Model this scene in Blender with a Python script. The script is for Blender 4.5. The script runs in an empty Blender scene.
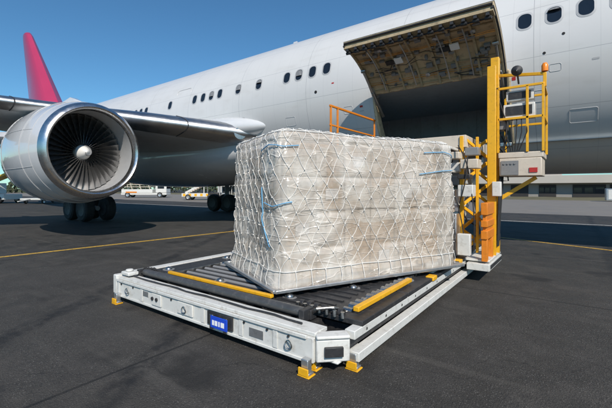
import bpy, bmesh, math, random
from mathutils import Vector, Matrix, noise
rnd = random.Random(7)
PI = math.pi
R = math.radians
sc = bpy.context.scene
col = sc.collection

# ---------------------------------------------------------------- materials
def newmat(name):
    m = bpy.data.materials.new(name); m.use_nodes = True
    nt = m.node_tree; nt.nodes.clear()
    out = nt.nodes.new('ShaderNodeOutputMaterial')
    b = nt.nodes.new('ShaderNodeBsdfPrincipled')
    nt.links.new(b.outputs[0], out.inputs[0])
    return m, nt, b, out

def N(nt, t, **kw):
    n = nt.nodes.new(t)
    for k, v in kw.items():
        if k.startswith('i_'):
            key = k[2:]
            n.inputs[int(key) if key.isdigit() else key.replace('_', ' ')].default_value = v
        else: setattr(n, k, v)
    return n

def mat(name, c, rough=.5, metal=0, var=.12, scale=6, bump=.0, bscale=60, dirt=0, dirtc=(.12, .1, .08), coat=0, spec=.5):
    m, nt, b, out = newmat(name)
    L = nt.links.new
    tc = N(nt, 'ShaderNodeTexCoord')
    n1 = N(nt, 'ShaderNodeTexNoise', i_Scale=scale, i_Detail=6.0, i_Roughness=.6)
    L(tc.outputs['Object'], n1.inputs['Vector'])
    mx = N(nt, 'ShaderNodeMix', data_type='RGBA')
    mx.inputs[6].default_value = (*[x*(1-var) for x in c], 1)
    mx.inputs[7].default_value = (*[min(1, x*(1+var)) for x in c], 1)
    L(n1.outputs['Fac'], mx.inputs[0])
    cs = mx.outputs[2]
    if dirt:
        n2 = N(nt, 'ShaderNodeTexNoise', i_Scale=scale*2.7, i_Detail=8.0, i_Roughness=.7)
        L(tc.outputs['Object'], n2.inputs['Vector'])
        mr = N(nt, 'ShaderNodeMapRange', i_1=.52, i_2=.72, i_3=0.0, i_4=dirt)
        L(n2.outputs['Fac'], mr.inputs[0])
        m2 = N(nt, 'ShaderNodeMix', data_type='RGBA')
        m2.inputs[7].default_value = (*dirtc, 1)
        L(mr.outputs[0], m2.inputs[0]); L(cs, m2.inputs[6]); cs = m2.outputs[2]
    L(cs, b.inputs['Base Color'])
    mr = N(nt, 'ShaderNodeMapRange', i_1=.3, i_2=.7, i_3=max(.02, rough*.8), i_4=min(1, rough*1.25))
    L(n1.outputs['Fac'], mr.inputs[0]); L(mr.outputs[0], b.inputs['Roughness'])
    b.inputs['Metallic'].default_value = metal
    b.inputs['Coat Weight'].default_value = coat
    b.inputs['Specular IOR Level'].default_value = spec
    if bump:
        n3 = N(nt, 'ShaderNodeTexNoise', i_Scale=bscale, i_Detail=4.0)
        L(tc.outputs['Object'], n3.inputs['Vector'])
        bp = N(nt, 'ShaderNodeBump', i_Strength=bump, i_Distance=.01)
        L(n3.outputs['Fac'], bp.inputs['Height']); L(bp.outputs[0], b.inputs['Normal'])
    return m

def asphalt():
    m, nt, b, out = newmat('asphalt'); L = nt.links.new
    tc = N(nt, 'ShaderNodeTexCoord'); V = tc.outputs['Object']
    def noi(s, d=6., r=.6):
        n = N(nt, 'ShaderNodeTexNoise', i_Scale=s, i_Detail=d, i_Roughness=r); L(V, n.inputs['Vector']); return n.outputs['Fac']
    def mrange(src, a, b_, c, d):
        n = N(nt, 'ShaderNodeMapRange', i_1=a, i_2=b_, i_3=c, i_4=d); L(src, n.inputs[0]); return n.outputs[0]
    def mixc(f, a, bcol):
        n = N(nt, 'ShaderNodeMix', data_type='RGBA')
        for s, i in ((a, 6), (bcol, 7)):
            if isinstance(s, tuple): n.inputs[i].default_value = (*s, 1)
            else: L(s, n.inputs[i])
        L(f, n.inputs[0]); return n.outputs[2]
    big = noi(.22, 5.); mid = noi(2.2, 7., .65)
    c = mixc(mrange(big, .35, .65, 0, 1), (.031, .029, .026), (.056, .051, .045))
    c = mixc(mrange(mid, .42, .7, 0, .6), c, (.068, .064, .060))
    # aggregate stones
    vo = N(nt, 'ShaderNodeTexVoronoi', i_Scale=95.); L(V, vo.inputs['Vector'])
    sep = N(nt, 'ShaderNodeSeparateColor'); L(vo.outputs['Color'], sep.inputs[0])
    st = mrange(sep.outputs[0], .78, .95, 0, 1)
    dd = mrange(vo.outputs['Distance'], .25, .5, 1, 0)
    mu0 = N(nt, 'ShaderNodeMath', operation='MULTIPLY'); L(st, mu0.inputs[0]); L(dd, mu0.inputs[1])
    mu = N(nt, 'ShaderNodeMath', operation='MULTIPLY'); L(mu0.outputs[0], mu.inputs[0]); L(mrange(noi(1.3, 6., .7), .35, .62, .3, 1.0), mu.inputs[1])
    c = mixc(mu.outputs[0], c, (.20, .19, .175))
    vd = mrange(sep.outputs[1], .0, .3, .65, 0)
    c = mixc(vd, c, (.016, .016, .017))
    # oil stains and scuffs
    oil = mrange(noi(.9, 3., .5), .60, .68, 0, .75)
    c = mixc(oil, c, (.018, .017, .016))
    mp = N(nt, 'ShaderNodeMapping'); mp.inputs['Scale'].default_value = (.5, 7, 1); mp.inputs['Rotation'].default_value = (0, 0, R(20)); L(V, mp.inputs['Vector'])
    ns = N(nt, 'ShaderNodeTexNoise', i_Scale=.8, i_Detail=6.0); L(mp.outputs[0], ns.inputs['Vector'])
    c = mixc(mrange(ns.outputs['Fac'], .58, .74, 0, .45), c, (.095, .088, .078))
    # fine cracks
    wn = N(nt, 'ShaderNodeTexNoise', i_Scale=1.4, i_Detail=5.0); L(V, wn.inputs['Vector'])
    va = N(nt, 'ShaderNodeVectorMath', operation='MULTIPLY_ADD'); L(wn.outputs['Color'], va.inputs[0]); va.inputs[1].default_value = (1.4, 1.4, 0); L(V, va.inputs[2])
    vc = N(nt, 'ShaderNodeTexVoronoi', feature='DISTANCE_TO_EDGE', i_Scale=.16); L(va.outputs[0], vc.inputs['Vector'])
    cr = mrange(vc.outputs['Distance'], .0004, .0014, .5, 0)
    c = mixc(cr, c, (.012, .012, .012))
    sp = N(nt, 'ShaderNodeSeparateXYZ'); L(V, sp.inputs[0])
    def mt(o, a, b_=None):
        k = N(nt, 'ShaderNodeMath', operation=o)
        for i, q in enumerate((a, b_)):
            if q is None: continue
            if isinstance(q, (int, float)): k.inputs[i].default_value = q
            else: L(q, k.inputs[i])
        return k.outputs[0]
    wob = mt('MULTIPLY', noi(.35, 2.), .5)
    def band(coord, off, half, soft):
        d = mt('ABSOLUTE', mt('SUBTRACT', mt('ADD', coord, wob), off)); return mrange(d, half, half+soft, 1, 0)
    tread = noi(5., 4., .7)
    diag = mt('ADD', mt('MULTIPLY', sp.outputs[0], .82), mt('MULTIPLY', sp.outputs[1], .57))
    for src, off in ((diag, -1.2), (diag, -2.9), (sp.outputs[1], 1.0), (sp.outputs[1], -.6), (sp.outputs[0], .9), (sp.outputs[0], 2.4)):
        k = mt('MULTIPLY', band(src, off, .07, .10), mrange(tread, .36, .60, 0, .85)); c = mixc(k, c, (.014, .014, .015))
    jx = mt('PINGPONG', mt('ADD', sp.outputs[0], 3.1), 3.75); jy = mt('PINGPONG', mt('ADD', sp.outputs[1], 1.35), 3.75)
    jn = mt('MAXIMUM', mrange(jx, .010, .022, .8, 0), mrange(jy, .010, .022, .8, 0)); c = mixc(jn, c, (.012, .012, .012))
    dust = mrange(noi(.55, 6., .7), .52, .78, 0, .5); c = mixc(dust, c, (.105, .093, .078))
    L(c, b.inputs['Base Color'])
    b.inputs['Specular IOR Level'].default_value = .35
    L(mrange(mid, .3, .7, .72, .95), b.inputs['Roughness'])
    bp = N(nt, 'ShaderNodeBump', i_Strength=.8, i_Distance=.007); L(vo.outputs['Distance'], bp.inputs['Height'])
    bp2 = N(nt, 'ShaderNodeBump', i_Strength=.3, i_Distance=.02); L(mid, bp2.inputs['Height']); L(bp.outputs[0], bp2.inputs['Normal'])
    L(bp2.outputs[0], b.inputs['Normal'])
    return m

def paintline(name, c):
    m, nt, b, out = newmat(name); L = nt.links.new
    tc = N(nt, 'ShaderNodeTexCoord')
    n = N(nt, 'ShaderNodeTexNoise', i_Scale=14., i_Detail=8., i_Roughness=.75); L(tc.outputs['Object'], n.inputs['Vector'])
    r = N(nt, 'ShaderNodeMapRange', i_1=.50, i_2=.62, i_3=0., i_4=.85); L(n.outputs['Fac'], r.inputs[0])
    mx = N(nt, 'ShaderNodeMix', data_type='RGBA'); mx.inputs[6].default_value = (*c, 1); mx.inputs[7].default_value = (.07, .065, .06, 1)
    L(r.outputs[0], mx.inputs[0]); L(mx.outputs[2], b.inputs['Base Color']); b.inputs['Roughness'].default_value = .75
    return m

def skin():
    """white aircraft paint with panel seams and rivet lines"""
    m, nt, b, out = newmat('aircraft_white_paint'); L = nt.links.new
    tc = N(nt, 'ShaderNodeTexCoord'); sp = N(nt, 'ShaderNodeSeparateXYZ'); L(tc.outputs['Object'], sp.inputs[0])
    def math_(op, a, v=None, v2=None):
        n = N(nt, 'ShaderNodeMath', operation=op)
        for i, s in enumerate((a, v, v2)):
            if s is None: continue
            if isinstance(s, (int, float)): n.inputs[i].default_value = s
            else: L(s, n.inputs[i])
        return n.outputs[0]
    def seam(coord, period, off, w):
        a = math_('ADD', coord, off); a = math_('PINGPONG', a, period/2)
        return math_('LESS_THAN', a, w)
    s1 = seam(sp.outputs[0], 3.2, .75, .006)
    z = math_('SUBTRACT', sp.outputs[2], 4.79); y = math_('SUBTRACT', 12.67, sp.outputs[1])
    ang = math_('ARCTAN2', z, y)
    s2 = seam(ang, .42, .085, .0018)
    riv = math_('MULTIPLY', seam(sp.outputs[0], .53, .1, .004), .35)
    s = math_('MAXIMUM', math_('MAXIMUM', s1, s2), riv)
    n = N(nt, 'ShaderNodeTexNoise', i_Scale=1.1, i_Detail=6.); L(tc.outputs['Object'], n.inputs['Vector'])
    mp = N(nt, 'ShaderNodeMapping'); mp.inputs['Scale'].default_value = (.4, 3, 1.0); L(tc.outputs['Object'], mp.inputs['Vector'])
    n2 = N(nt, 'ShaderNodeTexNoise', i_Scale=2.2, i_Detail=7.); L(mp.outputs[0], n2.inputs['Vector'])
    mx = N(nt, 'ShaderNodeMix', data_type='RGBA'); mx.inputs[6].default_value = (.62, .615, .60, 1); mx.inputs[7].default_value = (.69, .68, .66, 1); L(n.outputs['Fac'], mx.inputs[0])
    r = N(nt, 'ShaderNodeMapRange', i_1=.55, i_2=.8, i_3=0., i_4=.3); L(n2.outputs['Fac'], r.inputs[0])
    m2 = N(nt, 'ShaderNodeMix', data_type='RGBA'); m2.inputs[7].default_value = (.45, .42, .38, 1); L(r.outputs[0], m2.inputs[0]); L(mx.outputs[2], m2.inputs[6])
    m3 = N(nt, 'ShaderNodeMix', data_type='RGBA'); m3.inputs[7].default_value = (.33, .33, .34, 1)
    L(math_('MULTIPLY', s, .8), m3.inputs[0]); L(m2.outputs[2], m3.inputs[6])
    L(m3.outputs[2], b.inputs['Base Color'])
    b.inputs['Roughness'].default_value = .33; b.inputs['Coat Weight'].default_value = .25; b.inputs['Coat Roughness'].default_value = .12
    n4 = N(nt, 'ShaderNodeTexNoise', i_Scale=.9, i_Detail=2.); L(tc.outputs['Object'], n4.inputs['Vector'])
    bp = N(nt, 'ShaderNodeBump', i_Strength=.12, i_Distance=.03); L(n4.outputs['Fac'], bp.inputs['Height']); L(bp.outputs[0], b.inputs['Normal'])
    return m

def film():
    """clear-grey stretch film: partly see-through, glossy and creased"""
    m, nt, b, out = newmat('stretch_film'); L = nt.links.new
    tc = N(nt, 'ShaderNodeTexCoord'); V = tc.outputs['Object']
    n = N(nt, 'ShaderNodeTexNoise', i_Scale=1.3, i_Detail=5., i_Roughness=.55, i_Distortion=.8); L(V, n.inputs['Vector'])
    mx = N(nt, 'ShaderNodeMix', data_type='RGBA'); mx.inputs[6].default_value = (.60, .515, .42, 1); mx.inputs[7].default_value = (.77, .725, .655, 1)
    r0 = N(nt, 'ShaderNodeMapRange', i_1=.35, i_2=.62); L(n.outputs['Fac'], r0.inputs[0]); L(r0.outputs[0], mx.inputs[0])
    L(mx.outputs[2], b.inputs['Base Color'])
    b.inputs['Roughness'].default_value = .17; b.inputs['Specular IOR Level'].default_value = .9
    def crease(rot, sc_, scale, dist, wd=.02):
        mp = N(nt, 'ShaderNodeMapping'); mp.inputs['Rotation'].default_value = rot; mp.inputs['Scale'].default_value = sc_; L(V, mp.inputs['Vector'])
        w = N(nt, 'ShaderNodeTexNoise', i_Scale=scale, i_Detail=1.5, i_Roughness=.4, i_Distortion=dist); L(mp.outputs[0], w.inputs['Vector'])
        a = N(nt, 'ShaderNodeMath', operation='SUBTRACT'); L(w.outputs['Fac'], a.inputs[0]); a.inputs[1].default_value = .5
        a2 = N(nt, 'ShaderNodeMath', operation='ABSOLUTE'); L(a.outputs[0], a2.inputs[0])
        r = N(nt, 'ShaderNodeMapRange', i_1=0., i_2=wd, i_3=1., i_4=0.); L(a2.outputs[0], r.inputs[0]); return r.outputs[0]
    c1 = crease((.45, .3, .5), (.7, .7, 3.6), 1.3, .12, .016); c2 = crease((-.5, .55, .2), (.8, .7, 4.2), 1.5, .12, .014); c3 = crease((.1, 1.1, .4), (.8, .8, 4.5), 1.7, .1, .014)
    def op(o, a, b_):
        k = N(nt, 'ShaderNodeMath', operation=o)
        for i, q in enumerate((a, b_)):
            if isinstance(q, float): k.inputs[i].default_value = q
            else: L(q, k.inputs[i])
        return k.outputs[0]
    cc = op('MAXIMUM', op('MAXIMUM', c1, c2), op('MULTIPLY', c3, .5))
    b1 = N(nt, 'ShaderNodeBump', i_Strength=.55, i_Distance=.012); L(cc, b1.inputs['Height'])
    w2 = N(nt, 'ShaderNodeTexNoise', i_Scale=5.5, i_Detail=2., i_Roughness=.45, i_Distortion=1.0); L(V, w2.inputs['Vector'])
    b2 = N(nt, 'ShaderNodeBump', i_Strength=.55, i_Distance=.04); L(w2.outputs['Fac'], b2.inputs['Height']); L(b1.outputs[0], b2.inputs['Normal'])
    L(b2.outputs[0], b.inputs['Normal'])
    tr = N(nt, 'ShaderNodeBsdfTransparent'); ms = N(nt, 'ShaderNodeMixShader')
    r = N(nt, 'ShaderNodeMapRange', i_1=.35, i_2=.62, i_3=.38, i_4=.70); L(n.outputs['Fac'], r.inputs[0])
    f = op('MINIMUM', op('ADD', r.outputs[0], op('MULTIPLY', cc, .28)), .97)
    L(f, ms.inputs[0])
    L(tr.outputs[0], ms.inputs[1]); L(b.outputs[0], ms.inputs[2]); L(ms.outputs[0], out.inputs[0])
    return m

def cartons():
    m, nt, b, out = newmat('stacked_cartons'); L = nt.links.new
    tc = N(nt, 'ShaderNodeTexCoord')
    vo = N(nt, 'ShaderNodeTexVoronoi', distance='CHEBYCHEV', i_Scale=2.3, i_Randomness=.35); L(tc.outputs['Object'], vo.inputs['Vector'])
    cr = N(nt, 'ShaderNodeValToRGB'); s = N(nt, 'ShaderNodeSeparateColor'); L(vo.outputs['Color'], s.inputs[0]); L(s.outputs[0], cr.inputs[0])
    e = cr.color_ramp; e.interpolation = 'CONSTANT'; e.elements[0].color = (.40, .27, .16, 1); e.elements[1].position = .35; e.elements[1].color = (.46, .38, .30, 1)
    k = e.elements.new(.65); k.color = (.42, .30, .2, 1); k = e.elements.new(.85); k.color = (.60, .56, .50, 1)
    L(cr.outputs[0], b.inputs['Base Color']); b.inputs['Roughness'].default_value = .8
    return m

M = dict(
 asphalt=asphalt(), skin=skin(), film=film(), cartons=cartons(),
 yline=paintline('worn_yellow_line', (.55, .33, .04)), wline=paintline('worn_white_line', (.55, .55, .52)),
 concrete=mat('apron_concrete', (.20, .18, .155), .85, var=.15, scale=.3, dirt=.4, bump=.2, bscale=5),
 grass=mat('dry_grass', (.13, .115, .06), .9, var=.35, scale=.6, bump=.6, bscale=3),
 lip=mat('polished_metal', (.66, .65, .64), .27, metal=1, var=.05, bump=.03, bscale=3),
 lemetal=mat('leading_edge_metal', (.50, .50, .50), .36, metal=1, var=.08, scale=2, dirt=.3, bump=.05, bscale=3),
 cowl=mat('cowl_white_paint', (.60, .61, .62), .22, var=.05, scale=2, coat=.8, dirt=.12, dirtc=(.4, .38, .34)),
 duct=mat('inlet_liner', (.36, .36, .36), .45, var=.08, bump=.2, bscale=120),
 blade=mat('fan_blade_metal', (.40, .39, .38), .28, metal=.9, var=.1, scale=3),
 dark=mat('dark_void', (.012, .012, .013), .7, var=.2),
 spinner=mat('spinner_paint', (.72, .70, .66), .35, var=.03),
 wing=mat('wing_grey_paint', (.42, .43, .44), .38, var=.08, scale=1.2, dirt=.35, dirtc=(.2, .19, .18)),
 redfin=mat('crimson_fin_paint', (.42, .035, .10), .35, var=.12, scale=.3, coat=.3),
 glass=mat('window_glass', (.012, .016, .022), .06, var=.1, spec=.8),
 winframe=mat('window_frame', (.46, .46, .46), .4, var=.1),
 hold=mat('hold_liner', (.50, .55, .58), .55, var=.15, scale=2, dirt=.3, bump=.1, bscale=5),
 primer=mat('door_inner_primer', (.58, .46, .29), .5, var=.25, scale=3, dirt=.6, dirtc=(.06, .05, .04), bump=.25, bscale=25),
 primerd=mat('door_frame_primer', (.42, .33, .20), .5, var=.25, scale=4, dirt=.5, dirtc=(.04, .03, .02)),
 copper=mat('brass_fittings', (.70, .36, .10), .35, metal=.7, var=.25, scale=9, dirt=.5),
 white=mat('loader_white_paint', (.66, .655, .62), .42, var=.07, scale=5, dirt=.5, dirtc=(.26, .22, .17), bump=.08, bscale=20),
 cream=mat('cream_paint', (.62, .54, .44), .45, var=.08, scale=5, dirt=.3),
 black=mat('black_painted_steel', (.028, .028, .03), .5, var=.3, scale=6, dirt=.5, dirtc=(.11, .10, .09), bump=.15, bscale=40),
 rubber=mat('rubber', (.02, .02, .021), .75, var=.3, dirt=.3, dirtc=(.08, .075, .07)),
 steel=mat('worn_steel', (.45, .45, .44), .32, metal=1, var=.2, scale=14, dirt=.5, bump=.1, bscale=50),
 alu=mat('aluminium', (.62, .62, .62), .35, metal=.85, var=.12, scale=9, dirt=.3),
 yellow=mat('safety_yellow_paint', (.80, .41, .015), .4, var=.09, scale=6, dirt=.45, dirtc=(.28, .13, .03)),
 orange=mat('orange_paint', (.72, .22, .015), .45, var=.1, scale=6, dirt=.4, dirtc=(.2, .07, .02)),
 blue=mat('blue_label', (.015, .07, .55), .35, var=.08),
 bluecord=mat('pale_blue_cord', (.16, .42, .66), .55, var=.1),
 netw=mat('white_net_webbing', (.74, .72, .68), .5, var=.06, scale=30),
 lens=mat('amber_lens', (.9, .25, .02), .2, var=.05),
 redp=mat('red_vehicle_paint', (.45, .03, .025), .4, var=.1),
 brick=mat('grey_render', (.30, .28, .25), .8, var=.15, scale=1),
 roofw=mat('pale_fascia', (.50, .46, .40), .6, var=.06, scale=.5),
 darkwall=mat('dark_bay', (.035, .032, .03), .7, var=.4, scale=.8),
 leaf=mat('leafy_green', (.055, .07, .035), .8, var=.5, scale=.4),
 bark=mat('bark', (.08, .06, .045), .9, var=.3),
 lettering=mat('white_lettering', (.85, .85, .85), .5, var=.02),
 rollerd=mat('dark_roller_steel', (.10, .10, .10), .38, metal=.4, var=.3, scale=7, dirt=.6, dirtc=(.25, .22, .19)),
 hubshade=mat('shadow_toned_hub', (.05, .05, .05), .6),  # near-black hub colour stands in for shadow on the main wheels
 greyp=mat('grey_panel', (.22, .22, .22), .45, var=.1, dirt=.3),
)

# ---------------------------------------------------------------- mesh helpers
class MB:
    def __init__(s): s.v = []; s.f = []; s.m = []
    def add(s, vs, fs, mi=0):
        o = len(s.v); s.v += [tuple(v) for v in vs]; s.f += [tuple(i+o for i in f) for f in fs]; s.m += [mi]*len(fs); return s
    def box(s, a, b, mi=0, mtx=None):
        x0, y0, z0 = [min(a[i], b[i]) for i in range(3)]; x1, y1, z1 = [max(a[i], b[i]) for i in range(3)]
        vs = [Vector(p) for p in ((x0,y0,z0),(x1,y0,z0),(x1,y1,z0),(x0,y1,z0),(x0,y0,z1),(x1,y0,z1),(x1,y1,z1),(x0,y1,z1))]
        if mtx is not None: vs = [mtx @ v for v in vs]
        return s.add(vs, [(0,3,2,1),(4,5,6,7),(0,1,5,4),(1,2,6,5),(2,3,7,6),(3,0,4,7)], mi)
    def beam(s, p, q, w, h, mi=0, up=(0, 0, 1)):
        p, q = Vector(p), Vector(q); d = (q-p).normalized(); u = Vector(up)
        if abs(d.dot(u)) > .98: u = Vector((0, 1, 0))
        x = d.cross(u).normalized(); y = x.cross(d)
        vs = [c + x*sx*w/2 + y*sy*h/2 for c in (p, q) for sx, sy in ((-1,-1),(1,-1),(1,1),(-1,1))]
        return s.add(vs, [(0,1,2,3),(7,6,5,4),(0,4,5,1),(1,5,6,2),(2,6,7,3),(3,7,4,0)], mi)
    def tube(s, pts, r, n=8, mi=0, cap=True, close=False):
        pts = [Vector(p) for p in pts]; k = len(pts); rs = r if isinstance(r, (list, tuple)) else [r]*k
        vs = []; prev = None
        for i, p in enumerate(pts):
            if close: d = (pts[(i+1) % k]-pts[i-1])
            else: d = (pts[min(i+1, k-1)]-pts[max(i-1, 0)])
            d = d.normalized() if d.length > 1e-9 else Vector((0, 0, 1))
            if prev is None:
                u = Vector((0, 0, 1)) if abs(d.z) < .9 else Vector((1, 0, 0)); x = d.cross(u).normalized()
            else:
                x = (prev - d*prev.dot(d)); x = x.normalized() if x.length > 1e-6 else d.orthogonal().normalized()
            prev = x; y = d.cross(x)
            vs += [p + (x*math.cos(2*PI*j/n) + y*math.sin(2*PI*j/n))*rs[i] for j in range(n)]
        fs = []
        for i in range(k if close else k-1):
            a, b = i*n, ((i+1) % k)*n
            fs += [(a+j, a+(j+1) % n, b+(j+1) % n, b+j) for j in range(n)]
        if cap and not close: fs += [tuple(range(n))[::-1], tuple(range((k-1)*n, k*n))]
        return s.add(vs, fs, mi)
    def lathe(s, prof, origin, axis, n=32, mi=0, mis=None):
        """prof = [(along, radius)]"""
        a = Vector(axis).normalized(); x = a.orthogonal().normalized(); y = a.cross(x); o = Vector(origin)
        vs = [o + a*t + (x*math.cos(2*PI*j/n)+y*math.sin(2*PI*j/n))*r for t, r in prof for j in range(n)]
        for i in range(len(prof)-1):
            fs = [(i*n+j, i*n+(j+1) % n, (i+1)*n+(j+1) % n, (i+1)*n+j) for j in range(n)]
            if i == 0: base = len(s.v); s.v += [tuple(v) for v in vs]
            s.f += [tuple(q+base for q in f) for f in fs]; s.m += [mis[i] if mis else mi]*len(fs)
        return s
    def cyl(s, p, q, r, n=20, mi=0): return s.tube([p, q], r, n, mi)
    def each(s, name, mats, parent=None, direct=False, **k):
        """one object for every connected piece"""
        par = list(range(len(s.v)))
        def fd(a):
            while par[a] != a: par[a] = par[par[a]]; a = par[a]
            return a
        for f in s.f:
            r = fd(f[0])
            for q in f[1:]: par[fd(q)] = r
        groups = {}
        for f, mi in zip(s.f, s.m): groups.setdefault(fd(f[0]), []).append((f, mi))
        res = []
        for fs in groups.values():
            g = MB(); ids = {}
            for f, mi in fs:
                for q in f:
                    if q not in ids: ids[q] = len(g.v); g.v.append(s.v[q])
                g.f.append(tuple(ids[q] for q in f)); g.m.append(mi)
            o = g.build(name, mats, None if direct else parent, **k)
            if direct: o.parent = parent
            res.append(o)
        return res
    def build(s, name, mats, parent=None, smooth=35, bevel=0, kind=None):
        me = bpy.data.meshes.new(name); me.from_pydata(s.v, [], s.f)
        if not isinstance(mats, (list, tuple)): mats = [mats]
        for m in mats: me.materials.append(m)
        if len(mats) > 1:
            for p, i in zip(me.polygons, s.m): p.material_index = i
        bm = bmesh.new(); bm.from_mesh(me); bmesh.ops.recalc_face_normals(bm, faces=bm.faces); bm.to_mesh(me); bm.free()
        if smooth:
            for p in me.polygons: p.use_smooth = True
            me.set_sharp_from_angle(angle=R(smooth))
        o = bpy.data.objects.new(name, me); col.objects.link(o)
        if parent is not None: put(o, parent)
        if bevel:
            b = o.modifiers.new('bevel', 'BEVEL'); b.width = bevel; b.segments = 2; b.limit_method = 'ANGLE'; b.angle_limit = R(40)
        if kind: o['kind'] = kind
        return o

bases = {}
def put(o, parent):
    """parent o (whose mesh is in world coordinates) under parent, keeping its place"""
    o.parent = parent
    b = bases.get(parent.name)
    o.location = (-b[0], -b[1], -b[2]) if b else (0, 0, 0)
def thing(name, label, cat, loc, group=None):
    o = bpy.data.objects.new(name, None); col.objects.link(o); o.location = loc; o.empty_display_size = .3
    bases[o.name] = loc
    o['label'] = label; o['category'] = cat
    if group: o['group'] = group
    return o
def tag(o, label, cat, group=None):
    o['label'] = label; o['category'] = cat
    if group: o['group'] = group
    return o
def rrect(w, h, r, n=6):
    pts = []
    for cx, cy, a0 in ((w/2-r, h/2-r, 0), (-w/2+r, h/2-r, 90), (-w/2+r, -h/2+r, 180), (w/2-r, -h/2+r, 270)):
        for i in range(n+1):
            a = R(a0+90*i/n); pts.append((cx+r*math.cos(a), cy+r*math.sin(a)))
    return pts

# ---------------------------------------------------------------- ground
g = MB(); S = 1500
g.add([(-S,-S,0),(S,-S,0),(S,S,0),(-S,S,0)], [(0,1,2,3)]); g.build('ground', M['asphalt'], smooth=0, kind='structure')
g = MB(); g.add([(-400,27,.004),(400,27,.004),(400,62,.004),(-400,62,.004)], [(0,1,2,3)]); g.build('concrete_apron', M['concrete'], smooth=0, kind='structure')
g = MB()
nx, ny = 200, 16
for j in range(ny+1):
    for i in range(nx+1):
        x = -400+800*i/nx; y = 62+13*j/ny
        z = .004+(.0 if j in (0, ny) else .35*max(0, noise.noise(Vector((x*.3, y*.5, 2)))+.45))
        g.v.append((x, y, z))
for j in range(ny):
    for i in range(nx):
        a = j*(nx+1)+i; g.f.append((a, a+1, a+nx+2, a+nx+1)); g.m.append(0)
g.build('grass_verge', M['grass'], kind='structure')
def stripe(pts, w, m, name='lane_marking', z=.004):
    g = MB(); L_, R_ = [], []
    for i, p in enumerate(pts):
        p = Vector((p[0], p[1], 0)); d = Vector((*pts[min(i+1, len(pts)-1)], 0))-Vector((*pts[max(i-1, 0)], 0)); d.normalize()
        nrm = Vector((-d.y, d.x, 0)); L_.append(p+nrm*w/2); R_.append(p-nrm*w/2)
    vs = [Vector((v.x, v.y, z)) for v in L_+R_]; k = len(pts)
    g.add(vs, [(i, i+1, k+i+1, k+i) for i in range(k-1)])
    return g.build(name, m, smooth=0, kind='structure')
stripe([(-11.0, -12), (-10.4, 2.4), (-10.0, 8.6), (-9.7, 15), (-9.7, 26)], .16, M['yline'])
stripe([(-8.5, 15.9), (-1.8, 13.15), (.6, 12.15), (14, 6.5)], .15, M['yline'])
stripe([(-60, 20), (40, 20.4)], .2, M['wline'], z=.009)

# ---------------------------------------------------------------- aircraft
YC, ZC, RF = 12.67, 4.79, 2.82
plane = thing('cargo_airplane', 'white jet airliner with crimson tail fin and open belly cargo door', 'airplane', (-20, YC, 0))
def station(x):
    """radius and centre height of the fuselage at x"""
    if x > 4:
        t = min(1, (x-4)/9.5); r = RF*math.sqrt(max(0, 1-t**2.1)); return max(r, .02), ZC-.55*t*t
    if x < -32:
        t = min(1, (-32-x)/18.5); r = RF*(1-t**1.55*.93); return r, ZC+(RF-r)*.78
    return RF, ZC
def fus(x, deg, off=0):
    r, zc = station(x); a = R(deg); return Vector((x, YC-(r+off)*math.cos(a), zc+(r+off)*math.sin(a)))
DX0, DX1, DA0, DA1 = -4.72, -1.25, -48, -9
xs = [-50.5+i*.9 for i in range(21)]+[-31.5+i*1.5 for i in range(17)]+[-6.3, DX0, -4, -3.2, -2.4, DX1, -.7, .2, 1.2, 2.2, 3.2]+[4+i*.6 for i in range(16)]+[13.35, 13.5]
xs = sorted(set(xs)); angs = list(range(-180, 180, 3))
g = MB(); na = len(angs)
for x in xs:
    for a in angs: g.v.append(tuple(fus(x, a)))
for i in range(len(xs)-1):
    for j in range(na):
        a0 = angs[j]
        if DX0-.01 <= xs[i] < DX1-.01 and DA0 <= a0 < DA1: continue
        g.f.append((i*na+j, i*na+(j+1) % na, (i+1)*na+(j+1) % na, (i+1)*na+j)); g.m.append(0)
g.f.append(tuple(range(na))); g.m.append(0); k = (len(xs)-1)*na; g.f.append(tuple(range(k, k+na))); g.m.append(0)
fuse = g.build('fuselage', M['skin'], plane, smooth=50)
# windows: every one a part with its own pane
def window(x, z=5.44):
    deg = math.degrees(math.asin((z-station(x)[1])/station(x)[0])); c = fus(x, deg)
    a = R(deg); nrm = Vector((0, -math.cos(a), math.sin(a))); up = Vector((0, math.sin(a), math.cos(a))); ex = Vector((1, 0, 0))
    def ring(w, h, r, off): return [c+ex*p+up*(q)+nrm*(off-(q*q)/(2*RF)) for p, q in rrect(w, h, r)]
    o, i = ring(.345, .455, .14, .004), ring(.27, .38, .12, .010); i2 = ring(.26, .37, .115, -.012)
    n = len(o); g = MB(); g.add(o+i+i2, [(k, (k+1) % n, n+(k+1) % n, n+k) for k in range(n)]+[(n+k, n+(k+1) % n, 2*n+(k+1) % n, 2*n+k) for k in range(n)])
    w = g.build('window', M['winframe'], plane, smooth=40)
    g = MB(); g.add(ring(.262, .372, .115, .006), [tuple(range(n))]); p = g.build('pane', M['glass'], None, smooth=0); p.parent = w
    hb = rnd.choice([0, 0, .35, 0, .6, .2, 0])
    if hb:
        n_ = [q for q in ring(.24, .35, .105, .0085)]; zt = c.z+.175-.35*hb; pts_ = [Vector((q.x, q.y, max(q.z, zt))) for q in n_]
        g = MB(); g.add(pts_, [tuple(range(len(pts_)))]); q_ = g.build('blind', M['greyp'], None, smooth=0); q_.parent = w
for x in [1.3, .74, .19, -.37, -.93, -6.37, -6.93, -7.49, -8.02, -9.36, -10.45, -11.53, -12.06, -12.6, -13.17, -15.0, -17.05, -17.55, -18.05, -18.55, -19.1, -20.2, -20.75, -21.3, -22.9, -23.4, -24.5, -26.0]:
    window(x)
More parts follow.
